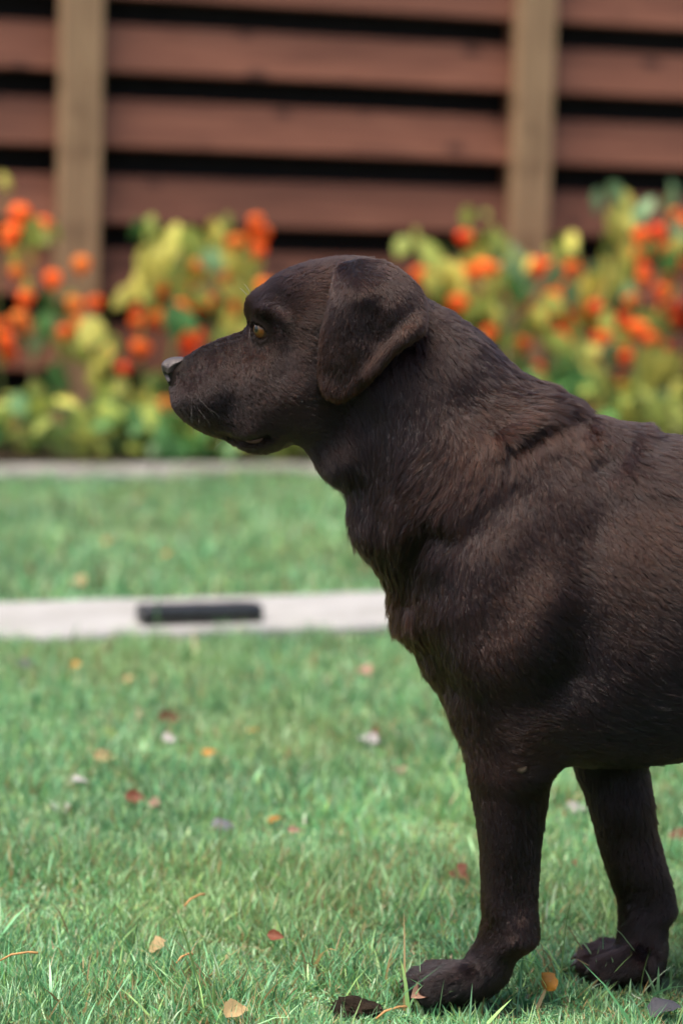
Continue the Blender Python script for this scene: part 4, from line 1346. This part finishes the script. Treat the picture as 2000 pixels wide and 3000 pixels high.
RUFF = smooth_poly(uzs([(930,1380),(1000,1450),(1015,1520),(1050,1610),(1115,1706),(1137,1800),(1172,1872),(1236,1968),(1300,2060),(1340,2160)], 0.0), 4, False)
def lift_body(P):
    L = LEN(q2(P))
    lf = np.interp(L, [0.003, 0.008, 0.02, 0.03], [0.50, 0.33, 0.19, 0.21])
    lf = np.where(P[:, 2] < 0.27, np.minimum(lf, 0.30), lf)
    return lf + 0.26 * np.clip(1 - poly_dist(q2(P), RUFF, False) / 0.035, 0, 1)      # the breast hair stands off
def clump_body(P):
    return np.interp(LEN(q2(P)), [0.004, 0.009, 0.016, 0.026], [0.15, 0.28, 0.42, 0.56])
def wild_body(P):
    return np.interp(LEN(q2(P)), [0.005, 0.010, 0.018, 0.028], [0.03, 0.06, 0.13, 0.26])
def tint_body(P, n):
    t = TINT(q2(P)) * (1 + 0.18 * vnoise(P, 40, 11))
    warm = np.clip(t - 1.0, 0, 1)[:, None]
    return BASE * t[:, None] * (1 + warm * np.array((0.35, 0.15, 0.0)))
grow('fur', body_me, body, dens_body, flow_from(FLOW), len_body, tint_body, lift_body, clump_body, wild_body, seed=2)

EFLOW = Field([(1000,770,.2,.9),(1100,770,.4,.8),(1200,830,.5,.7),(980,900,-.1,1.),(1080,900,0.,1.),(1180,900,.3,.9),(945,1050,-.2,1.),(1030,1080,-.1,1.),(1120,1050,-.3,1.),(1230,950,.5,.6),(1180,1020,-.2,1.),(1000,1160,-.1,1.)], -0.072, 0.012, 1.8)
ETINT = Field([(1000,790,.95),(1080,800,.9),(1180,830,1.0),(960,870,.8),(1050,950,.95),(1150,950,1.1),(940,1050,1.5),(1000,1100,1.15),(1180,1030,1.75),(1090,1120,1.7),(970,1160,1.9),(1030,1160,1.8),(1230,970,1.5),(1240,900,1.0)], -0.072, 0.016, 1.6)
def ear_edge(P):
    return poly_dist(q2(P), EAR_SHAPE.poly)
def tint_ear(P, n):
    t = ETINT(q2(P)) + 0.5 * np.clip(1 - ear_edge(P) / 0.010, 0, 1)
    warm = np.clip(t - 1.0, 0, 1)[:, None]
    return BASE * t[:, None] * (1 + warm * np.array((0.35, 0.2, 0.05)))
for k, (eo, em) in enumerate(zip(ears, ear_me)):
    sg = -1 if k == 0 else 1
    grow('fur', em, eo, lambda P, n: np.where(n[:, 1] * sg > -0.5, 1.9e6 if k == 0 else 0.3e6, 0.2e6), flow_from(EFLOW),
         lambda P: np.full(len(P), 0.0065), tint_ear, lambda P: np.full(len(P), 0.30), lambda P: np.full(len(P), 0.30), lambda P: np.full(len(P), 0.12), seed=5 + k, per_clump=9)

# ---- whiskers and long brow hairs
def whiskers():
    W = []
    for (x0, y0, x1, y1, out) in [(585,1153,588,1235,.012),(583,1188,588,1236,.010),(602,1155,660,1215,.016),(600,1186,645,1240,.014),(630,1185,675,1220,.012),(555,1163,535,1192,.008),(535,1160,518,1185,.006),(598,1215,608,1245,.008),(580,1218,586,1240,.008),(558,1216,559,1230,.006),(525,1215,519,1232,.003),(655,1290,625,1327,.004),(640,1283,632,1310,.002),(565,1252,568,1280,.002),(600,1270,596,1300,.002),(690,1305,712,1345,.003),(625,1278,626,1300,.002),(728,870,700,850,.002),(735,862,715,838,.002)]:
        a = np.array(uz(x0, y0)); b = np.array(uz(x1, y1))
        ha = BODY.half(a[None])[0]
        pts = []
        for t in np.linspace(0, 1, 6):
            q = a * (1 - t) + b * t
            q[1] += 0.0025 * math.sin(t * 2.2)
            pts.append((q[0], -(ha + out * (t - 0.35 * t * t) * 1.3), q[1]))
        W.append(pts)
    W = np.array(W)
    both = np.concatenate([W, W * np.array((1, -1, 1))])
    cu = bpy.data.hair_curves.new('whiskers')
    cu.add_curves([6] * len(both))
    cu.points.foreach_set('position', both.astype(np.float32).ravel())
    ra = cu.attributes.get('radius') or cu.attributes.new('radius', 'FLOAT', 'POINT')
    ra.data.foreach_set('value', np.tile(np.linspace(0.00013, 0.00004, 6), len(both)).astype(np.float32))
    ca = cu.attributes.new('tint', 'FLOAT_COLOR', 'CURVE')
    ca.data.foreach_set('color', np.tile(np.array((0.12, 0.095, 0.08, 1.0), np.float32), len(both)))
    tag(link('whiskers', cu, M_FUR, DOG), kind='stuff')
whiskers()
# ---------------------------------------------------------------- grass
M_GRASS = mat_attr_leaf('grass_blade', 'tint', 0.35, 0.33, 0.6)
def paw_gap(P):
    """0 where the dog has trodden the turf down, 1 elsewhere"""
    k = np.full(len(P), 9.0)
    for c in paw_c: k = np.minimum(k, np.hypot((P[:, 0] - c[0]) / 0.09, (P[:, 1] - c[1]) / 0.08))
    return np.clip(k - 0.7, 0, 1)
paw_c = [DO + DU * p[0] + DW * p[1] for p in (p3(1300, 2900, -0.052), p3(1400, 2900, -0.052), p3(1780, 2860, 0.068), p3(1890, 2860, 0.068), p3(2540, 2850, -0.075), p3(2540, 2850, 0.075))]
def build_grass(name, seed, region, count, hmean, label, keep, wmean=0.0011, segs=3, tall=0.006, clover=0.0, trodden=True):
    r = np.random.default_rng(seed)
    P = region(r, count)
    P = P[keep(P)]
    n = len(P)
    lumps = vnoise(np.c_[P, np.zeros(n)], 26, 21) + 0.7 * vnoise(np.c_[P, np.zeros(n)], 70, 22)
    H = hmean * np.clip(r.lognormal(0, 0.32, n), 0.35, 2.0) * np.clip(1 + 0.42 * lumps, 0.30, 2.2)
    tl = r.random(n) < tall
    if trodden: H *= np.clip(0.62 + 0.38 * paw_gap(P), 0.62, 1)
    H[tl] *= r.uniform(1.4, 2.3, tl.sum())
    az = r.uniform(0, 2 * np.pi, n)
    az += 0.9 * vnoise(np.c_[P, np.zeros(n)], 14, 31)
    lean = np.clip(r.normal(0.95, 0.5, n), 0.02, 1.9)
    bend = r.uniform(0.1, 1.0, n)
    Wd = wmean * np.clip(r.lognormal(0, 0.35, n), 0.5, 2.2)
    Wd[tl] *= 1.5
    turn = az + np.pi / 2 + r.normal(0, 0.8, n)
    side = np.stack([np.cos(turn), np.sin(turn), r.normal(0, 0.15, n)], 1)
    dirv = np.stack([np.cos(az), np.sin(az)], 1)
    V = np.empty((n, 2 * segs + 1, 3))
    ang = lean * 0.5
    pos = np.stack([P[:, 0], P[:, 1], np.full(n, -0.008)], 1)
    for k in range(segs + 1):
        t = k / segs
        wk = Wd * (1 - 0.85 * t ** 1.6) * (0.75 + 0.25 * min(1, t * 4))
        if k < segs:
            V[:, 2 * k] = pos - side * wk[:, None]; V[:, 2 * k + 1] = pos + side * wk[:, None]
            a = np.minimum(ang + bend * t * 1.1, 1.7)
            st = H / segs
            pos = pos + np.stack([dirv[:, 0] * np.sin(a) * st, dirv[:, 1] * np.sin(a) * st, np.cos(a) * st], 1)
        else:
            V[:, 2 * segs] = pos
    V[:, 2:, 2] = np.maximum(V[:, 2:, 2], 0.001)
    nv = 2 * segs + 1
    base = np.arange(n) * nv
    quads = np.concatenate([np.stack([base + 2 * k, base + 2 * k + 1, base + 2 * k + 3, base + 2 * k + 2], 1) for k in range(segs - 1)])
    tris = np.stack([base + 2 * segs - 2, base + 2 * segs - 1, base + 2 * segs], 1)
    pal = np.array([(0.108, 0.290, 0.120), (0.158, 0.370, 0.172), (0.066, 0.195, 0.074), (0.270, 0.450, 0.220), (0.240, 0.390, 0.125)])
    pick = r.integers(0, len(pal), n)
    col = pal[pick] * np.exp(0.34 * r.normal(size=(n, 1))) * (1 + 0.16 * vnoise(np.c_[P, np.zeros(n)], 9, 41))[:, None]
    yl = np.clip(0.40 * vnoise(np.c_[P, np.zeros(n)], 7, 47) - 0.12, 0, 0.3)[:, None]
    col = col * (1 - yl) + np.array((0.30, 0.36, 0.105)) * r.uniform(0.6, 1.2, (n, 1)) * yl
    dry = r.random(n) < 0.125 + 0.07 * vnoise(np.c_[P, np.zeros(n)], 11, 43)
    col[dry] = np.array((0.34, 0.24, 0.10)) * r.uniform(0.5, 1.25, (dry.sum(), 1))
    col = np.clip(col, 0.01, 0.8)
    vc = np.repeat(col[:, None, :], nv, 1)
    Vf = V.reshape(-1, 3); cf = vc.reshape(-1, 3)
    # small round weed leaves between the blades
    if clover:
        m_ = int(n * clover / 14)
        ci = r.choice(n, m_, replace=False)
        cp = P[ci]; rad = r.uniform(0.002, 0.0055, m_)
        zc = r.uniform(0.004, 0.018, m_)
        tilt = r.normal(0, 0.8, (m_, 2)); ca = r.uniform(0, 6.28, m_)
        ring = []
        for a in range(7):
            an = ca + 2 * np.pi * a / 7
            rr = rad * (1 + 0.25 * np.cos(an - ca))
            dx, dy = rr * np.cos(an), rr * np.sin(an)
            ring.append(np.stack([cp[:, 0] + dx, cp[:, 1] + dy, zc + dx * tilt[:, 0] + dy * tilt[:, 1] + 0.001], 1))
        cen = np.stack([cp[:, 0], cp[:, 1], zc - 0.001], 1)
        CV = np.stack([cen] + ring, 1)
        b0 = len(Vf) + np.arange(m_) * 8
        ct = np.concatenate([np.stack([b0, b0 + 1 + a, b0 + 1 + (a + 1) % 7], 1) for a in range(7)])
        tris = np.concatenate([tris, ct])
        cc = np.array((0.12, 0.29, 0.11)) * r.uniform(0.6, 1.6, (m_, 1)) * np.array((1, 1, 1.0))
        Vf = np.concatenate([Vf, CV.reshape(-1, 3)]); cf = np.concatenate([cf, np.repeat(cc[:, None], 8, 1).reshape(-1, 3)])
    me = np_mesh(name, Vf, tris=tris, quads=quads, smooth=True)
    at_ = me.attributes.new('tint', 'FLOAT_COLOR', 'POINT')
    at_.data.foreach_set('color', np.concatenate([cf, np.ones((len(cf), 1))], 1).astype(np.float32).ravel())
    o = link(name, me, M_GRASS)
    tag(o, label, 'grass', None, 'stuff')
    print('grass', name, n)
    return o

def strip_coord(P):
    """Y at which the line through P parallel to the fence crosses X=0"""
    return P[:, 1] - P[:, 0] * math.tan(TH)
def edge_wobble(P):
    return 0.016 * np.sin(P[:, 0] * 31) + 0.018 * np.sin(P[:, 0] * 13 + 1) + 0.012 * np.sin(P[:, 0] * 67)
def off_paws(P):
    k = np.ones(len(P), bool)
    for c in paw_c:
        k &= ((P[:, 0] - c[0]) / 0.055) ** 2 + ((P[:, 1] - c[1]) / 0.042) ** 2 > 1
    return k
def near_region(r, n):
    y = r.uniform(1.95, 3.15, n)
    x = r.uniform(-1, 1, n) * (0.42 + 0.24 * (y - 1.95)) + 0.03
    return np.stack([x, y], 1)
def mid_region(r, n):
    y = r.uniform(3.15, 5.25, n)
    x = r.uniform(-1, 1, n) * (0.71 + 0.26 * (y - 3.15)) + 0.03
    return np.stack([x, y], 1)
lawn_keep = lambda P: (strip_coord(P) + edge_wobble(P) < STRIP_N + 0.012) & off_paws(P)
build_grass('lawn_grass', 3, near_region, 210000, 0.023, 'short green lawn grass in the foreground round the dog paws', lawn_keep, 0.0009)
build_grass('lawn_grass', 6, mid_region, 170000, 0.024, 'short green lawn grass in front of the paved strip, left of the dog chest', lawn_keep, 0.0012, 2)
def far_region(r, n):
    y = r.uniform(4.3, 8.2, n)
    x = r.uniform(-2.0, 2.0, n)
    return np.stack([x, y], 1)
build_grass('lawn_grass', 4, far_region, 130000, 0.030, 'green lawn grass between the paved strip and the flower bed',
            lambda P: (strip_coord(P) + edge_wobble(P) > STRIP_F - 0.012) & (strip_coord(P) + edge_wobble(P) * 1.5 < BED_N + 0.03), 0.0020, 2, 0.01, 0.05)
def side_region(r, n):
    y = r.uniform(0.9, 7.9, n)
    x = r.normal(0, 1.7, n)
    return np.stack([x, y], 1)
def side_keep(P):
    s = strip_coord(P)
    lawn = (s < STRIP_N) | ((s > STRIP_F) & (s < BED_N))
    near_in = (np.abs(P[:, 0] - 0.03) < 0.42 + 0.25 * (P[:, 1] - 1.95)) & (P[:, 1] > 1.95) & (P[:, 1] < 5.25) & (s < STRIP_N)
    far_in = (np.abs(P[:, 0]) < 2.0) & (P[:, 1] > 4.3) & (s > STRIP_F)
    return lawn & ~near_in & ~far_in & off_paws(P)
build_grass('lawn_grass', 5, side_region, 140000, 0.030, 'lawn grass spreading out to both sides of the picture', side_keep, 0.0028, 2, 0.01, 0.03)

# taller single tufts: by the paws, along the black block
def tuft(name, seed, spots, label, hm, wm):
    def reg(r, n): return np.array([(x + r.normal(0, s), y + r.normal(0, s * 0.6)) for x, y, s, k in spots for _ in range(k)])
    return build_grass(name, seed, reg, 0, hm, label, lambda P: np.ones(len(P), bool), wm, 4, 0.0, 0.0, False)
g = [on_ground(*p) for p in ((1335, 2955), (1395, 2965), (1440, 2950), (1495, 2925), (1545, 2935), (1570, 2880), (1620, 2880), (1850, 2900), (1790, 2895), (1920, 2900), (1270, 2965), (300, 2990), (120, 2985), (700, 2960), (520, 2990), (900, 2850), (1740, 2870))]
tuft('grass_tuft', 8, [(p[0], p[1], 0.018, 17) for p in g], 'longer grass blades growing in front of the dog paws', 0.052, 0.0013)
bl = [BLOCK_C + E_F * s - np.array((0, 0.018, 0)) for s in (-0.06, -0.045, 0.018, 0.03, 0.05, 0.085, 0.095)]
tuft('grass_tuft', 9, [(p[0], p[1], 0.008, 5) for p in bl], 'few grass blades poking up along the front of the black block', 0.022, 0.0013)

# ---------------------------------------------------------------- fallen leaves and bits on the lawn
M_FALL = {
    'cream': mat_leaf('cream_leaf', (0.324, 0.216, 0.101), (0.432, 0.317, 0.144), (0.446, 0.259, 0.144), 0.2, 60),
    'orange': mat_leaf('orange_leaf', (0.259, 0.086, 0.011), (0.374, 0.158, 0.014), (0.360, 0.216, 0.043), 0.2, 70),
    'rust': mat_leaf('rust_leaf', (0.072, 0.018, 0.009), (0.137, 0.036, 0.014), (0.173, 0.058, 0.022), 0.15, 70),
    'grey': mat_leaf('grey_leaf', (0.216, 0.194, 0.187), (0.302, 0.274, 0.266), (0.360, 0.324, 0.302), 0.15, 70),
    'slate': mat_leaf('slate_leaf', (0.036, 0.036, 0.043), (0.079, 0.076, 0.086), (0.122, 0.115, 0.122), 0.1, 70),
    'green': mat_leaf('fallen_green_leaf', (0.115, 0.173, 0.043), (0.187, 0.245, 0.058), (0.259, 0.274, 0.072), 0.25, 50),
    'pink': mat_leaf('pinkish_leaf', (0.245, 0.137, 0.094), (0.331, 0.187, 0.130), (0.360, 0.230, 0.158), 0.2, 60),
}
FLEAF = [leaf_mesh(50 + k, 9, 0.10, 0.27 + 0.05 * (k % 3), 0.10, 0.35 if k % 2 else -0.3) for k in range(6)]
FALLEN = [ # px, py, length m, colour, heading deg, roll, label
 (455,2786,.046,'cream',-85,.5,'pale yellow curled leaf lying alone on the lawn, lower left'),
 (806,2768,.024,'rust',-20,.9,'dark red brown leaf standing in the grass, lower middle'),
 (800,2412,.030,'orange',-70,.4,'bright orange leaf on the lawn left of the near foreleg'),
 (862,2450,.024,'pink',10,.8,'small pinkish brown leaf just right of the bright orange leaf'),
 (655,2425,.050,'slate',-60,.2,'dark slate grey crumpled leaf in the middle of the lawn'),
 (395,2360,.034,'rust',0,.8,'rusty orange upright leaf left of a pale pink leaf, mid lawn'),
 (455,2358,.044,'pink',-80,.1,'pale pink flat leaf on the lawn, right of the rusty upright leaf'),
 (308,2240,.044,'cream',20,.7,'cream white upright leaf on the lawn, left half'),
 (225,2290,.044,'grey',-80,.1,'pale grey leaf lying near the left picture edge'),
 (185,2378,.062,'grey',-80,.0,'large bluish grey leaf lying flat at the left'),
 (325,2160,.085,'green',-80,.1,'large yellow green leaf lying on the lawn, left half'),
 (497,2128,.044,'rust',15,.8,'dark rust leaf standing above the large green leaf'),
 (497,2172,.040,'grey',-50,.4,'greyish pink leaf under the dark rust leaf'),
 (738,2155,.030,'orange',-60,.2,'small orange leaf left of the dog foreleg, upper lawn'),
 (612,2215,.026,'orange',0,.5,'tiny orange leaf between the rust leaf and the slate leaf'),
 (1085,2180,.060,'grey',-60,.3,'grey leaf with brown edge close to the dog chest'),
 (1105,2155,.036,'rust',-100,.3,'brown leaf lying against the grey leaf near the dog chest'),
 (1070,1980,.044,'pink',-70,.4,'orange pink leaf on the lawn left of the dog chest'),
 (224,1957,.034,'orange',-60,.5,'orange leaf on the lawn just below the paved strip, left'),
 (82,1965,.044,'slate',20,.5,'dark brown leaf below the paved strip at the left edge'),
 (378,1995,.036,'cream',-60,.3,'small cream leaf on the lawn under the black block'),
 (1176,2268,.050,'pink',-80,.1,'faint pink leaf left of the dog elbow'),
 (1684,2548,.046,'rust',-85,.4,'rusty leaf lying between the dog forelegs'),
 (1345,2585,.040,'rust',-60,.6,'dull brown leaf half hidden left of the near foreleg'),
 (1603,2905,.042,'orange',-70,.9,'spotted orange and brown leaf standing behind the near paw'),
 (1232,2935,.040,'pink',-120,.6,'pinkish brown dry leaf touching the tip of the near paw'),
 (1935,2962,.054,'slate',-80,.3,'dark grey brown leaf in the lower right corner'),
 (690,2990,.052,'cream',-110,.4,'yellow leaf cut off by the bottom picture edge'),
 (1690,2370,.060,'grey',-80,.1,'long pale grey leaf behind the gap between the forelegs'),
 (1980,2470,.036,'rust',-70,.5,'brown leaf behind the far foreleg at the right edge'),
 (312,1590,.050,'orange',-70,.3,'orange leaf on the far lawn above the black block'),
 (485,1632,.050,'orange',-80,.2,'orange leaf on the far lawn, right of the other far orange leaf'),
 (440,1695,.056,'rust',-60,.3,'brown leaf on the far lawn close to the paved strip'),
 (405,1470,.060,'cream',-70,.3,'cream leaf on the far lawn left of the dog throat'),
 (35,1498,.070,'grey',-80,.2,'pale leaf on the far lawn at the left picture edge'),
 (230,1715,.056,'cream',-60,.3,'pale leaf on the far lawn just above the paved strip, left'),
]
for k, (px, py, L, c, hd, rl, lab) in enumerate(FALLEN):
    gz = 0.014 if py > 2650 else 0.005
    L *= 0.8
    p = on_ground(px, py, gz)
    o = link('fallen_leaf', FLEAF[k % 6], M_FALL[c])
    o.material_slots[0].link = 'OBJECT'; o.material_slots[0].material = M_FALL[c]
    # lies roughly level on the blade tips: leaf runs along its own -z, so tip it over
    ez = Vector((math.cos(R(hd)), math.sin(R(hd)), 0.10 * math.sin(k)))
    side = ez.cross(Vector((0, 0, 1))).normalized()
    nrm = side.cross(ez).normalized()
    nrm = (nrm * math.cos(rl) + side * math.sin(rl) * (1 if side.y < 0 else -1)).normalized()
    side = nrm.cross(ez).normalized()
    M3 = Matrix((side * L, nrm * L, -ez.normalized() * L)).transposed()
    mw = M3.to_4x4()
    mw.translation = Vector(p) - ez * L * 0.5 + Vector((0, 0, 0.006 + 0.25 * L * math.sin(rl)))
    o.matrix_world = mw
    tag(o, lab, 'leaf', 'fallen leaves on the lawn')

# a clod of dark earth at the lower edge
def build_clod():
    p = on_ground(1045, 2968)
    bm = bmesh.new()
    bmesh.ops.create_icosphere(bm, subdivisions=5, radius=1.0)
    vs = np.array([v.co[:] for v in bm.verts])
    nn = 1 + 0.20 * vnoise(vs, 4, 61) + 0.12 * vnoise(vs, 10, 62) + 0.04 * vnoise(vs, 26, 63)
    for v, k in zip(bm.verts, nn):
        v.co = Vector((v.co.x * 0.022 * k, v.co.y * 0.018 * k, max(-0.5, v.co.z) * 0.011 * k))
    o = link('earth_clod', bm_mesh('earth_clod', bm, True), mat_soil('wet_soil', (0.008, 0.006, 0.004), (0.03, 0.02, 0.013)))
    o.location = (p[0], p[1], 0.004)
    tag(o, 'clod of dark wet earth in the grass at the bottom edge', 'earth clod')
build_clod()

# thin dry stalks lying in the lawn
M_STRAW = mat_plain('straw', (0.42, 0.22, 0.08), 0.6, 0.3, 80.0, 0.3, 0.2)
STRAWS = [(0,2815,112,2792,'orange brown straw lying at the left picture edge in the foreground'),
          (517,2822,565,2796,'short orange straw right of the pale yellow leaf'),
          (540,2655,600,2620,'orange straw lying mid lawn below the slate leaf'),
          (1100,2985,1190,2950,'pale straw lying beside the earth clod')]
for x0, y0, x1, y1, lab in STRAWS:
    a, b = on_ground(x0, y0, 0.034), on_ground(x1, y1, 0.040)
    c = (a + b) / 2
    bm = bmesh.new()
    tube_into(bm, [a - c, (a - c) * 0.4 + np.array((0, 0, 0.004)), (b - c) * 0.5 + np.array((0, 0, 0.003)), b - c], [0.0009, 0.0013, 0.0012, 0.0016], 6)
    o = link('straw', bm_mesh('straw', bm, True), M_STRAW); o.location = c
    tag(o, lab, 'straw', 'dry straws on the lawn')
